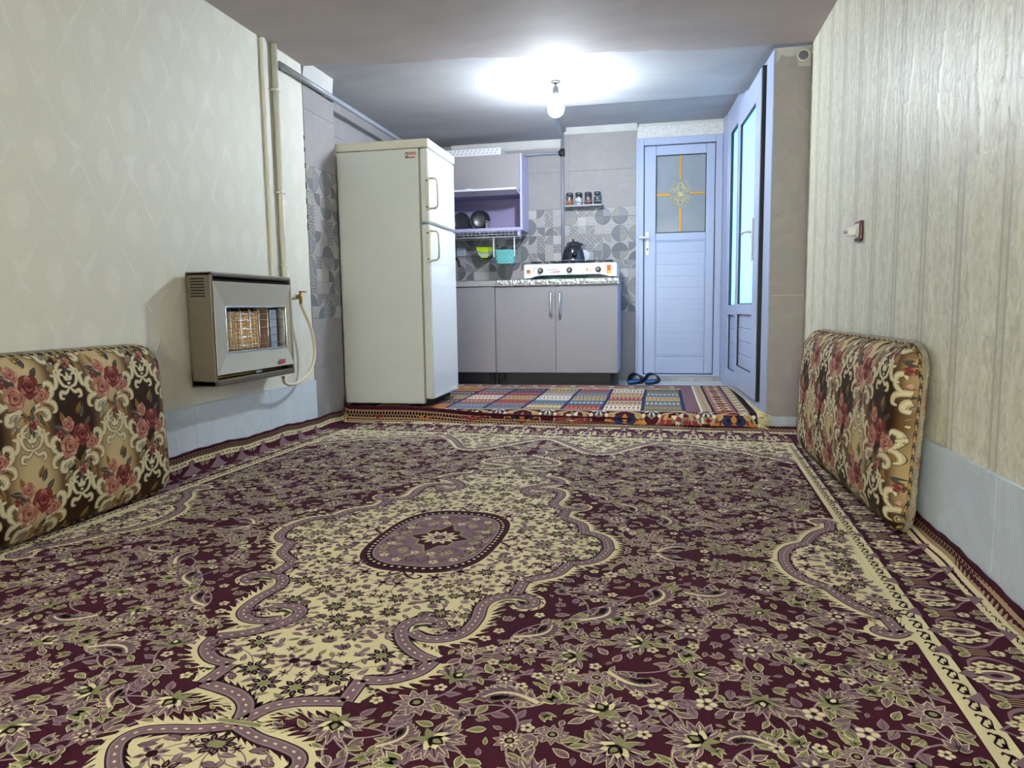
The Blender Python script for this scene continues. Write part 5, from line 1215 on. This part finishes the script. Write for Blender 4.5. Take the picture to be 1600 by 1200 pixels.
# upper cabinet
uc = thing('wall_cabinet', (-1.7, 6.35, 1.43), 'lilac edged wall cabinet with a raised flap and open shelf', 'cabinet')
b = MB(); b.box((-1.207, 6.19, 1.425), (-1.187, 6.49, 2.075), M_LIL, .001); b.box((-2.22, 6.19, 1.425), (-2.202, 6.49, 2.075), M_LIL); b.box((-2.202, 6.2, 1.425), (-1.207, 6.49, 1.452), M_LIL, .001); b.box((-2.202, 6.2, 2.057), (-1.207, 6.49, 2.075), M_LIL); b.box((-2.202, 6.478, 1.452), (-1.207, 6.49, 2.057), M_LILD); b.box((-2.202, 6.215, 1.735), (-1.207, 6.478, 1.752), M_LILD); b.obj('body', uc)
b = MB(); b.box((-2.2, 6.182, 1.765), (-1.2095, 6.20, 2.073), M_LAM, .0015); b.obj('door', uc)
b = MB(); T = Matrix.Translation((0, 6.195, 1.742)) @ Matrix.Rotation(-.10, 4, 'X'); b.box((-2.2, -.155, -.008), (-1.21, .02, .010), mat('flap_white', 'cfcbd4', .4), .002, mtx=T); b.obj('raised_flap', uc)
b = MB(); b.box((-1.228, 6.18, 1.375), (-1.212, 6.22, 1.425), M_LIL, .002); b.prism([(6.17, 1.425), (6.23, 1.425), (6.205, 1.365)], -1.230, -1.206, M_LIL, fn=lambda y, z, x: (x, y, z)); b.obj('bracket', uc)
# perforated tray on top
tr = thing('storage_tray', (-1.75, 6.3, 2.076), 'white slotted plastic tray lying on top of the wall cabinet', 'tray'); M_TRAY = mat('tray_white', 'd3d2d8', .5)
b = MB(); b.box((-2.02, 6.20, 2.0765), (-1.372, 6.46, 2.082), M_TRAY); b.box((-2.02, 6.20, 2.082), (-1.372, 6.206, 2.136), M_TRAY, .002); b.box((-2.02, 6.454, 2.082), (-1.372, 6.46, 2.136), M_TRAY, .002); b.box((-1.378, 6.206, 2.082), (-1.372, 6.454, 2.136), M_TRAY, .002); b.box((-2.02, 6.206, 2.082), (-2.014, 6.454, 2.136), M_TRAY, .002); b.obj('shell', tr)
b = MB(); dk = mat('tray_slot', '77767f', .7)
for k in range(16):
    for j in range(2):
        x = -2.0+.038*k+.015*j; z = 2.097+.022*j; b.raw([(x, 6.1992, z-.006), (x+.006, 6.1992, z-.008), (x+.018, 6.1992, z+.006), (x+.012, 6.1992, z+.008)], [(0, 1, 2, 3)], dk)
b.obj('slots', tr)
# wire rack under the cabinet
rk = thing('wire_rack', (-1.5, 6.25, 1.37), 'white wire rack hanging below the wall cabinet', 'rack'); M_WIRE = mat('white_wire', 'c4c1c8', .4, .2)
b = MB()
for z in (1.372, 1.395, 1.418): b.tube([(-2.18, 6.205, z), (-1.235, 6.205, z)], .0022 if z > 1.38 else .0034, M_WIRE, 6)
for k in range(26): x = -2.18+.0378*k; b.tube([(x, 6.205, 1.424), (x, 6.205, 1.372), (x, 6.40, 1.372)], .0018, M_WIRE, 5)
b.tube([(-2.18, 6.40, 1.372), (-1.235, 6.40, 1.372)], .0026, M_WIRE, 6); b.tube([(-2.18, 6.205, 1.372), (-2.18, 6.40, 1.372), (-2.18, 6.40, 1.424)], .0022, M_WIRE, 6); b.tube([(-1.235, 6.205, 1.372), (-1.235, 6.40, 1.372), (-1.235, 6.40, 1.424)], .0022, M_WIRE, 6); b.obj('wires', rk)
# dark pan and plates standing in the open shelf
def lying_dish(x, rad, label, name, cat, c_, tilt):
    b = MB(); prof = [(0, 0), (rad*.6, 0), (rad*.92, rad*.16), (rad, rad*.3), (rad*.97, rad*.31), (rad*.88, rad*.19), (rad*.58, .006), (0, .006)]
    R_ = Matrix.Rotation(tilt, 3, 'Z') @ Matrix.Rotation(PI/2, 3, 'X'); b.lathe(prof, (x, 6.40, 1.4535+rad), mat(name+'_finish', c_, .3), 26, mtx=R_); tag(b.obj(name, origin=(x, 6.40, 1.4535)), label, cat)
lying_dish(-1.62, .092, 'black pan standing on edge in the open lilac shelf', 'frying_pan', 'pan', '2a2a30', .25)
lying_dish(-1.79, .085, 'dark plate standing on edge behind the black pan in the shelf', 'plate', 'plate', '33343c', -.1)
b = MB(); b.box((-1.545, 6.30, 1.4535), (-1.525, 6.38, 1.53), mat('carton', '8c8790', .6), .002); b.box((-1.5455, 6.299, 1.51), (-1.5245, 6.3, 1.526), mat('carton_lid', '55505c', .6)); tag(b.obj('small_carton', origin=(-1.535, 6.34, 1.4535)), 'small grey carton beside the black pan on the shelf', 'box')
b = MB(); b.lathe([(0, .002), (.03, .004), (.042, .012), (.040, .013), (.028, .007), (0, .005)], (-1.63, 6.10, 1.762), mat('spoon_white', 'e4e3ea', .3), 20); b.tube([(-1.67, 6.10, 1.772), (-1.75, 6.10, 1.771), (-1.80, 6.10, 1.769)], [.006, .005, .007], MATS['spoon_white'], 8); tag(b.obj('ladle', origin=(-1.65, 6.1, 1.762)), 'white plastic ladle lying on the raised cabinet flap', 'ladle')
# lime green scoop-shaped caddy
gc = thing('lime_caddy', (-1.575, 6.30, 1.20), 'lime green and grey rounded caddy hanging on the patchwork tiles', 'caddy')
a_ = np.linspace(0, PI, 15); half = [(.068*math.cos(t), -.085*math.sin(t)**.8) for t in a_]
b = MB(); b.prism([(-1.575+x*1.12, 1.292+z*1.08) for x, z in half], 6.405, 6.488, mat('caddy_outline', '3a4136', .6), fn=lambda x, z, y: (x, y, z)); b.obj('back_shell', gc)  # dark green outline shell, set wider behind the front
b = MB(); b.prism([(-1.575+x, 1.288+z*.95) for x, z in half], 6.355, 6.405, mat('caddy_grey', 'aeb8a4', .4), fn=lambda x, z, y: (x, y, z)); b.obj('front_shell', gc)
b = MB(); b.prism([(-1.645, 1.305), (-1.505, 1.30), (-1.509, 1.262), (-1.575, 1.252), (-1.641, 1.266)], 6.348, 6.41, mat('lime_plastic', 'b5d40f', .35), fn=lambda x, z, y: (x, y, z)); b.obj('lime_top', gc)
b = MB(); b.box((-1.605, 6.346, 1.205), (-1.545, 6.356, 1.215), MATS['lime_plastic'], .002); b.obj('lime_stripe', gc)
# turquoise basket with utensils
bk = thing('utensil_basket', (-1.362, 6.3, 1.14), 'turquoise plastic basket hanging on straps below the wire rack', 'basket'); M_TQ = mat('turquoise_plastic', '6fbcbb', .4)
def ring(hw, d, z, n=28, e=4):
    out = []
    for k in range(n): a = 2*PI*k/n; out.append((-1.362+hw*math.copysign(abs(math.cos(a))**(2/e), math.cos(a)), 6.285+d*math.copysign(abs(math.sin(a))**(2/e), math.sin(a)), z))
    return out
lv = [ring(.080, .050, 1.141), ring(.082, .052, 1.145), ring(.092, .060, 1.20), ring(.098, .064, 1.252), ring(.101, .067, 1.256), ring(.101, .067, 1.262), ring(.095, .061, 1.262), ring(.088, .057, 1.20), ring(.078, .048, 1.147)]
vs = [p for l in lv for p in l]; n_ = 28; fs = [(i*n_+j, i*n_+(j+1) % n_, (i+1)*n_+(j+1) % n_, (i+1)*n_+j) for i in range(len(lv)-1) for j in range(n_)]+[tuple(range(n_))[::-1], tuple(range((len(lv)-1)*n_, len(lv)*n_))]
b = MB(); b.raw(vs, fs, M_TQ, True); sh = b.obj('shell', bk)
b = MB(); hole = mat('basket_hole', '2f6f74', .6)
for k in range(7):
    for j in range(4):
        if (k+j) % 2: continue
        x = -1.425+.021*k; z = 1.165+.021*j; yy = 6.285-.0555-(z-1.145)*.13; b.raw([(x-.005, yy-.002, z), (x, yy-.002, z-.005), (x+.005, yy-.003, z), (x, yy-.0035, z+.005)], [(0, 1, 2, 3)], hole)
b.obj('perforations', sh)
for x in (-1.455, -1.268):
    b = MB(); b.box((x-.006, 6.217, 1.20), (x+.006, 6.222, 1.372), mat('strap_white', 'd4d2d6', .5), .001); b.obj('strap', bk)
for k, (x, ln, c_, w_) in enumerate(((-1.435, .10, '2a3236', .007), (-1.405, .06, '24363f', .012), (-1.36, .085, '2b3a40', .006), (-1.345, .075, '31454a', .006), (-1.30, .05, '25343a', .010), (-1.285, .045, '2c3c42', .006))):
    b = MB(); b.tube([(x, 6.285, 1.152), (x+.004, 6.283, 1.24), (x+.01*(k % 2), 6.28, 1.252+ln*.45)], [.004, .0045, w_], mat('utensil_%d' % k, c_, .35), 8); b.tube([(x+.01*(k % 2), 6.28, 1.252+ln*.45), (x+.012*(k % 2), 6.28, 1.252+ln*.62)], [w_, .003], MATS['utensil_%d' % k], 8)
    tag(b.obj('utensil', origin=(x, 6.285, 1.152)), ('tall dark spatula handle beside the left strap of the turquoise basket', 'broad dark spoon head just inside the turquoise basket', 'slim dark fork handle in the middle of the turquoise basket', 'slim grey green handle close beside the slim fork handle', 'broad short dark spoon end right of the slim handles', 'short slim dark handle beside the right strap of the turquoise basket')[k].replace(' right of ', ' next to ').replace('left strap', 'strap nearer the refrigerator').replace('right strap', 'strap nearer the kettle'), 'utensil', 'utensils in the turquoise basket')
# faucet and socket by the refrigerator
fc = thing('faucet', (-1.93, 6.35, .983), 'black gooseneck faucet on the stone worktop beside the refrigerator', 'faucet'); M_FAU = mat('faucet_black', '2b2c32', .3, .4)
b = MB(); b.lathe([(.028, 0), (.026, .012), (.016, .02), (.014, .05)], (-1.93, 6.36, .9835), M_FAU, 16); b.obj('base', fc)
b = MB(); b.tube([(-1.93, 6.36, 1.02), (-1.93, 6.36, 1.15)]+[(-1.93+.062*(1-math.cos(t)), 6.36-.012*t, 1.15+.062*math.sin(t)) for t in np.linspace(.2, PI, 9)]+[(-1.806, 6.32, 1.128)], .0115, M_FAU, 10); b.obj('spout', fc)
b = MB(); b.tube([(-1.93, 6.36, 1.03), (-1.93, 6.30, 1.05)], .006, M_FAU, 8); b.obj('lever', fc)
so = thing('wall_socket', (-1.825, YB, 1.274), 'pale blue wall socket on the patchwork tiles above the faucet', 'socket')
b = MB(); b.box((-1.87, YB-.018, 1.235), (-1.785, YB-.0065, 1.312), mat('socket_pale', 'c3cdd8', .4), .004, 3); b.obj('plate', so); b = MB(); b.box((-1.855, YB-.021, 1.25), (-1.80, YB-.0175, 1.297), mat('socket_insert', 'a9bccb', .4), .003); b.obj('insert', so)

# ------------------------------------------------------------------ stove
sv = thing('gas_stove', (-.75, 6.2, .986), 'white three-burner table gas stove with round black knobs', 'stove'); M_STV = mat('stove_white', 'dcdfe6', .22); sy0, sy1 = 5.985, 6.40
sx0, sx1 = -1.138, -.362
b = MB(); front = [(sx0, .996), (sx0+.05, .996), (sx0+.11, 1.014), (sx0+.16, 1.018), (sx1-.16, 1.020), (sx1-.11, 1.016), (sx1-.05, .998), (sx1, .998), (sx1, 1.106), (sx1-.012, 1.112), (sx0+.012, 1.112), (sx0, 1.106)]
b.prism(front, sy0, sy0+.012, M_STV, fn=lambda x, z, y: (x, y, z)); b.box((sx0, sy0+.012, 1.0), (sx0+.008, sy1, 1.106), M_STV, .001); b.box((sx1-.008, sy0+.012, 1.0), (sx1, sy1, 1.106), M_STV, .001); b.box((sx0+.004, sy0+.01, 1.098), (sx1-.004, sy1, 1.108), M_STV, .003); b.box((sx0, sy1-.008, 1.0), (sx1, sy1, 1.106), M_STV); bd = b.obj('body', sv)
for x in (-.998, -.753, -.513):
    R_ = Matrix.Rotation(PI/2, 3, 'X'); b = MB(); b.lathe([(0, .024), (.017, .024), (.019, .020), (.021, .004), (.024, .003), (.024, 0)], (x, sy0-.0005, 1.058), mat('knob_black', '1f1e20', .35), 22, mtx=R_); kn = b.obj('knob', sv)
    b = MB(); b.lathe([(.008, .0245), (.010, .0252), (.012, .0245)], (x, sy0-.0005, 1.058), mat('knob_mark', 'b9a58a', .4), 14, mtx=R_); b.box((x-.002, sy0-.030, 1.050), (x+.002, sy0-.023, 1.066), MATS['knob_mark']); b.obj('knob_mark', kn)
b = MB(); yq = sy0-.0008; M_OR, M_YE, M_RD, M_BK = mat('decal_orange', 'd07a2c', .4), mat('decal_yellow', 'd9a93a', .4), mat('decal_red', 'c2442c', .4), mat('decal_dark', '4b4a55', .5)
b.box((sx0+.020, yq, 1.034), (sx0+.052, sy0, 1.05), M_OR); b.box((sx0+.020, yq, 1.05), (sx0+.052, sy0, 1.066), mat('decal_rust', 'b9562a', .4))
b.box((sx1-.082, yq, 1.044), (sx1-.044, sy0, 1.094), M_OR); b.box((sx1-.082, yq, 1.018), (sx1-.044, sy0, 1.044), M_YE); b.box((sx1-.073, yq-.0003, 1.05), (sx1-.053, sy0, 1.088), MATS['decal_rust'])
b.prism([(-.935, 1.040), (-.84, 1.040), (-.825, 1.052), (-.875, 1.048)], yq, sy0, M_RD, fn=lambda x, z, y: (x, y, z)); b.prism([(-.65, 1.046), (-.565, 1.046), (-.56, 1.052), (-.61, 1.052)], yq, sy0, M_OR, fn=lambda x, z, y: (x, y, z)); b.lathe([(0, .0009), (.008, .0008)], (-.605, sy0, 1.062), M_RD, 10, mtx=Matrix.Rotation(PI/2, 3, 'X'))
b.box((-1.056, yq, 1.079), (-1.015, sy0, 1.082), M_BK); b.box((-1.056, yq, 1.045), (-1.053, sy0, 1.082), M_BK); b.box((-.478, yq, 1.084), (-.448, sy0, 1.087), M_BK); b.box((-.451, yq, 1.052), (-.448, sy0, 1.087), M_BK); b.box((-.47, yq, 1.06), (-.458, sy0, 1.07), mat('decal_pale', 'b7a6a8', .5)); b.box((-.69, yq, 1.06), (-.672, sy0, 1.066), MATS['decal_pale'])
vs, fs = text_mesh('DONALAR', .019, M_BK, lambda v: Vector((-.897+v.x, sy0-.0007, 1.0625+v.y)), .0002); b.raw(vs, fs, M_BK); b.obj('printed_decals', bd)['kind'] = 'stuff'
M_IRON = mat('cast_iron', '25262b', .55)
for x in (-.985, -.75, -.515):
    b = MB(); z = 1.135; b.tube([(x-.105, 6.06, z), (x+.105, 6.06, z), (x+.105, 6.34, z), (x-.105, 6.34, z)], .005, M_IRON, 6, closed=True)
    for a in range(4): b.tube([(x+.105*math.cos(a*PI/2+.0), 6.20+.14*math.sin(a*PI/2), z), (x+.04*math.cos(a*PI/2), 6.20+.04*math.sin(a*PI/2), z+.003)], .0045, M_IRON, 6)
    for dx, dy in ((-.1, -.135), (.1, -.135), (.1, .135), (-.1, .135)): b.tube([(x+dx, 6.20+dy, 1.108), (x+dx, 6.20+dy, z)], .005, M_IRON, 6)
    b.obj('pan_support', sv)
    b = MB(); b.lathe([(.055, 1.1085), (.05, 1.114), (.036, 1.116), (.036, 1.124), (.030, 1.130), (0, 1.131)], (x, 6.20, 0), M_IRON, 20); b.obj('burner', sv)
for x in (sx0+.03, sx1-.03):
    for y in (sy0+.05, sy1-.04): b = MB(); b.lathe([(.014, .0), (.014, .008), (.01, .018)], (x, y, .9885), M_DK, 10); b.obj('foot', sv)
b = MB(); b.tube([(-1.0, 6.05, .997), (-.86, 6.03, .997), (-.80, 6.06, .997), (-.60, 6.05, .997)], .007, mat('green_hose', '3f8f6a', .5), 8); tag(b.obj('green_hose', origin=(-.8, 6.05, .99)), 'green hose lying under the white gas stove', 'hose')
# kettle
kx, ky, kz = -.745, 6.19, 1.1405; M_ENA = mat('black_enamel', '1d1e26', .18, coat=.5)
KZ = lambda L_: [(r_*1.02, z_*1.15) for r_, z_ in L_]
kt = thing('kettle', (kx, ky, kz), 'black enamel kettle with lid standing on the gas stove', 'kettle')
b = MB(); b.lathe(KZ([(0, 0), (.088, 0), (.097, .006), (.099, .014), (.095, .03), (.090, .06), (.082, .085), (.070, .105), (.058, .118), (.054, .120)]), (kx, ky, kz), M_ENA, 36); b.obj('body', kt)
b = MB(); b.lathe(KZ([(.056, .119), (.056, .124), (.045, .132), (.02, .139), (.008, .141), (.007, .150), (.011, .156), (.009, .162), (0, .164)]), (kx, ky, kz), M_ENA, 30); b.obj('lid', kt)
b = MB(); b.tube([(kx+.02, ky-.085, kz+.045), (kx+.03, ky-.115, kz+.075), (kx+.035, ky-.135, kz+.105), (kx+.04, ky-.15, kz+.115)], [.024, .018, .013, .012], M_ENA, 12); b.obj('spout', kt)
b = MB(); b.tube([(kx-.058, ky, kz+.129)]+[(kx-.062*math.cos(t)+.006, ky, kz+.136+.030*math.sin(t)) for t in np.linspace(.1, PI-.1, 9)]+[(kx+.07, ky, kz+.128)], .006, M_ENA, 8); b.tube([(kx+.01, ky-.01, kz+.163), (kx+.05, ky-.015, kz+.152), (kx+.088, ky-.02, kz+.138)], [.008, .010, .008], M_ENA, 8); b.obj('handle', kt)
b = MB(); b.lathe(KZ([(.0985, .0035), (.1005, .006), (.0985, .009)]), (kx, ky, kz), mat('kettle_rim', '9a9bb0', .25, .6), 36); b.obj('rim', kt)
b = MB(); R_ = Matrix.Rotation(.18, 3, 'Y') @ Matrix.Rotation(PI/2-.12, 3, 'X'); b.lathe([(0, 0), (.04, 0), (.052, .010), (.053, .012), (.04, .004), (0, .004)], (-.672, 6.35, 1.196), mat('lid_white', 'c3c9d4', .25), 28, mtx=R_); tag(b.obj('pot_lid', origin=(-.665, 6.35, 1.12)), 'pale round pot lid leaning behind the black kettle', 'lid')
gl = bpy.data.materials.new('clear_glass'); gl.use_nodes = True; _t = gl.node_tree; _n = _t.nodes
_tr = _n.new('ShaderNodeBsdfTransparent'); _tr.inputs[0].default_value = (.93, .94, .95, 1); _gl = _n.new('ShaderNodeBsdfGlossy'); _gl.inputs[1].default_value = .05; _mx = _n.new('ShaderNodeMixShader'); _mx.inputs[0].default_value = .10
_t.links.new(_tr.outputs[0], _mx.inputs[1]); _t.links.new(_gl.outputs[0], _mx.inputs[2]); _t.links.new(_mx.outputs[0], _n['Material Output'].inputs[0]); _n.remove(_n['Principled BSDF'])
b = MB(); b.lathe([(0, 0), (.026, 0), (.029, .012), (.036, .095), (.0345, .095), (.0275, .014), (0, .008)], (-.548, 6.30, 1.1405), gl, 24); tumb = b.obj('tumbler', origin=(-.548, 6.30, 1.1405)); tag(tumb, 'clear glass tumbler standing upright on the right burner of the stove', 'glass')
# ------------------------------------------------------------------ spice shelf
ss = thing('spice_shelf', (-.69, YB, 1.63), 'narrow grey wall shelf holding four spice jars', 'shelf'); M_SH = mat('shelf_grey', '7f8088', .4)
b = MB(); b.box((-.848, 6.40, 1.632), (-.512, 6.4925, 1.650), M_SH, .003); b.obj('board', ss)
b = MB(); b.tube([(-.845, 6.41, 1.65), (-.845, 6.41, 1.675), (-.515, 6.41, 1.675), (-.515, 6.41, 1.65)], .0025, M_SH, 6); b.obj('rail', ss)
for k, (c_, nm, hh) in enumerate((('c96f22', 'orange spice', .045), ('e6e6ee', 'white salt', .06), ('93402c', 'red pepper', .045), ('2c2a33', 'black tea', .06))):
    x = -.808+.083*k; j = thing('spice_jar', (x, 6.45, 1.6505), 'small glass jar of %s on the grey spice shelf' % nm, 'jar', 'jars on the spice shelf')
    b = MB(); b.lathe([(0, 0), (.030, 0), (.033, .006), (.033, .082), (.027, .092), (.0255, .092), (.031, .081), (.031, .008), (0, .004)], (x, 6.45, 1.6505), gl, 22); b.obj('glass', j)
    b = MB(); b.lathe([(0, .0045), (.0295, .0045), (.030, .010), (.030, hh), (0, hh+.006)], (x, 6.45, 1.6505), mat('spice_%d' % k, c_, .8, var=.2, vscale=200), 20); b.obj('contents', j)
    b = MB(); b.lathe([(.0285, .088), (.030, .090), (.030, .106), (.027, .109), (0, .109)], (x, 6.45, 1.6505), mat('jar_cap', '54565f', .35, .5), 22); b.obj('cap', j)
# ------------------------------------------------------------------ water pipes on the back wall
wp = thing('water_pipe', (-.865, 6.48, .99), 'grey water pipe with black tee running down the back wall tiles', 'pipe'); M_WP = mat('pvc_grey', '8a8c98', .4)
b = MB(); b.tube([(-.872, 6.475, 2.315), (-.872, 6.475, 1.14)], .0145, M_WP, 12); b.obj('riser', wp)
b = MB(); b.tube([(-.872, 6.475, 2.118), (-1.25, 6.475, 2.118), (-2.0, 6.475, 2.118)], .014, M_WP, 12); b.obj('branch', wp)
b = MB(); b.tube([(-.872, 6.475, 2.085), (-.872, 6.475, 2.15)], .022, mat('tee_black', '24252c', .5), 14); b.tube([(-.872, 6.475, 2.118), (-.905, 6.475, 2.118)], .021, MATS['tee_black'], 14); b.obj('tee', wp)
b = MB(); b.tube([(-.872, 6.475, 2.29), (-.872, 6.475, 2.32), (-.855, 6.46, 2.322)], .020, mat('elbow_grey', '74747c', .4), 12); b.lathe([(0, .001), (.016, 0)], (-.838, 6.455, 2.312), M_PLAST, 12, mtx=Matrix.Rotation(PI/2, 3, 'X')); b.tube([(-.86, 6.465, 2.312), (-.835, 6.455, 2.312)], .017, MATS['elbow_grey'], 12); b.obj('elbow', wp)
b = MB(); b.tube([(-.884, 6.487, 2.08), (-.886, 6.487, 1.7), (-.881, 6.487, 1.3), (-.883, 6.487, 1.15)], .003, mat('cable_dark', '4b4c56', .6), 6); b.obj('cable', wp)

# ------------------------------------------------------------------ hanging bulb
bx, by = -.694, 4.844; ZB = lambda L_: [(r_*1.024, .75+(z_-.75)*1.0241) for r_, z_ in L_]
bl = thing('ceiling_bulb', (bx, by, 1.975), 'bare glowing light bulb in a black socket under the kitchen ceiling', 'light bulb')
M_SOC = mat('socket_black', '2c2f33', .5)
b = MB(); b.lathe(ZB([(0, 2.1985), (.034, 2.1985), (.030, 2.190), (.012, 2.186), (.007, 2.184), (.007, 2.165)]), (bx, by, 0), M_SOC, 22); b.obj('ceiling_cap', bl)
b = MB(); b.lathe(ZB([(.007, 2.168), (.016, 2.166), (.021, 2.158), (.021, 2.108), (.017, 2.106), (.015, 2.106), (0, 2.106)]), (bx, by, 0), M_SOC, 22); b.obj('socket', bl)
m = bpy.data.materials.new('bulb_glow'); m.use_nodes = True; n = N(m); n.b.inputs['Base Color'].default_value = (.9, .93, 1, 1); n.b.inputs['Emission Color'].default_value = (.86, .92, 1, 1); n.b.inputs['Emission Strength'].default_value = 30
_tr = n.add('BsdfTransparent'); _tr.inputs[0].default_value = (1, 1, 1, 1); _ad = n.add('AddShader'); _e = n.add('Emission'); _e.inputs[0].default_value = (.86, .92, 1, 1); _e.inputs[1].default_value = 30   # clear envelope that glows
n.link(_tr.outputs[0], _ad.inputs[0]); n.link(_e.outputs[0], _ad.inputs[1]); n.link(_ad.outputs[0], m.node_tree.nodes['Material Output'].inputs[0]); m.node_tree.nodes.remove(n.b)
b = MB(); b.lathe(ZB([(.0165, 2.106), (.020, 2.096), (.034, 2.082), (.049, 2.062), (.055, 2.040), (.053, 2.016), (.044, 1.995), (.026, 1.980), (0, 1.975)]), (bx, by, 0), m, 32); globe = b.obj('glass_globe', bl)
BULB_W = 72
l = bpy.data.lights.new('bulb_light', 'POINT'); l.energy = BULB_W; l.color = (.80, .90, 1); l.shadow_soft_size = .05
l.use_nodes = True; _lt = l.node_tree; _em = _lt.nodes['Emission']   # LED bulb: weaker towards its base
_tc = _lt.nodes.new('ShaderNodeTexCoord'); _sp = _lt.nodes.new('ShaderNodeSeparateXYZ'); _mr = _lt.nodes.new('ShaderNodeMapRange')
_lt.links.new(_tc.outputs['Normal'], _sp.inputs[0]); _lt.links.new(_sp.outputs[2], _mr.inputs[0]); _lt.links.new(_mr.outputs[0], _em.inputs['Strength'])
_mr.inputs[1].default_value = .15; _mr.inputs[2].default_value = .75; _mr.inputs[3].default_value = 1.0; _mr.inputs[4].default_value = .4
o = bpy.data.objects.new('bulb_light', l); COL.objects.link(o); o.location = (bx, by, 2.068)

# ------------------------------------------------------------------ slippers by the door
def slipper(x, y, rz, label):
    t = thing('slipper', (x, y, ZS), label, 'slipper', 'slippers by the kitchen door'); R_ = Matrix.Rotation(rz, 4, 'Z'); Tm = Matrix.Translation((x, y, ZS)) @ R_
    n_ = 40; out = []
    for k in range(n_):
        a = 2*PI*k/n_; yy = .128*math.sin(a); w_ = .054+.010*math.sin(a)-.006*math.cos(2*a); out.append((w_*math.cos(a), yy))
    def sole(z0, z1, sc0, sc1, m, nm):
        b = MB(); vs = [Tm @ Vector((px*sc0, py_*sc0, z0)) for px, py_ in out]+[Tm @ Vector((px*sc1, py_*sc1, z1)) for px, py_ in out]; b.raw(vs, [tuple(range(n_))[::-1], tuple(range(n_, 2*n_))]+[(k, (k+1) % n_, n_+(k+1) % n_, n_+k) for k in range(n_)], m); return b.obj(nm, t)
    sole(.001, .022, .97, 1, mat('slipper_sole', '23262e', .7), 'sole'); sole(.0222, .029, .99, .96, mat('slipper_blue', '2f6fae', .6, var=.15, vscale=30), 'footbed')
    b = MB(); vs = []; fs = []; na, nb = 15, 7
    for i in range(nb):
        yy = -.03+.10*i/(nb-1); hgt = .088-.026*i/(nb-1); wd = .063+.002*math.sin(i)
        for j in range(na): a = PI*j/(na-1); vs.append(Tm @ Vector((wd*math.cos(a), yy, .012+hgt*math.sin(a)**.85)))
    for i in range(nb):
        yy = -.028+.098*i/(nb-1); hgt = .082-.026*i/(nb-1); wd = .058
        for j in range(na): a = PI*j/(na-1); vs.append(Tm @ Vector((wd*math.cos(a), yy, .012+hgt*math.sin(a)**.85)))
    q_ = na*nb
    for base in (0, q_):
        for i in range(nb-1):
            for j in range(na-1): k = base+i*na+j; fs.append((k, k+1, k+na+1, k+na))
    for j in range(na-1): fs.append((j, j+1, q_+j+1, q_+j)); k = (nb-1)*na+j; fs.append((k, k+1, q_+k+1, q_+k))
    b.raw(vs, fs, mat('slipper_strap', '24262c', .55), True); b.obj('strap', t)
slipper(-.215, 6.22, -.35, 'blue slide slipper with black strap nearer the cabinet'); slipper(-.075, 6.23, -.25, 'blue slide slipper with black strap nearer the door middle')
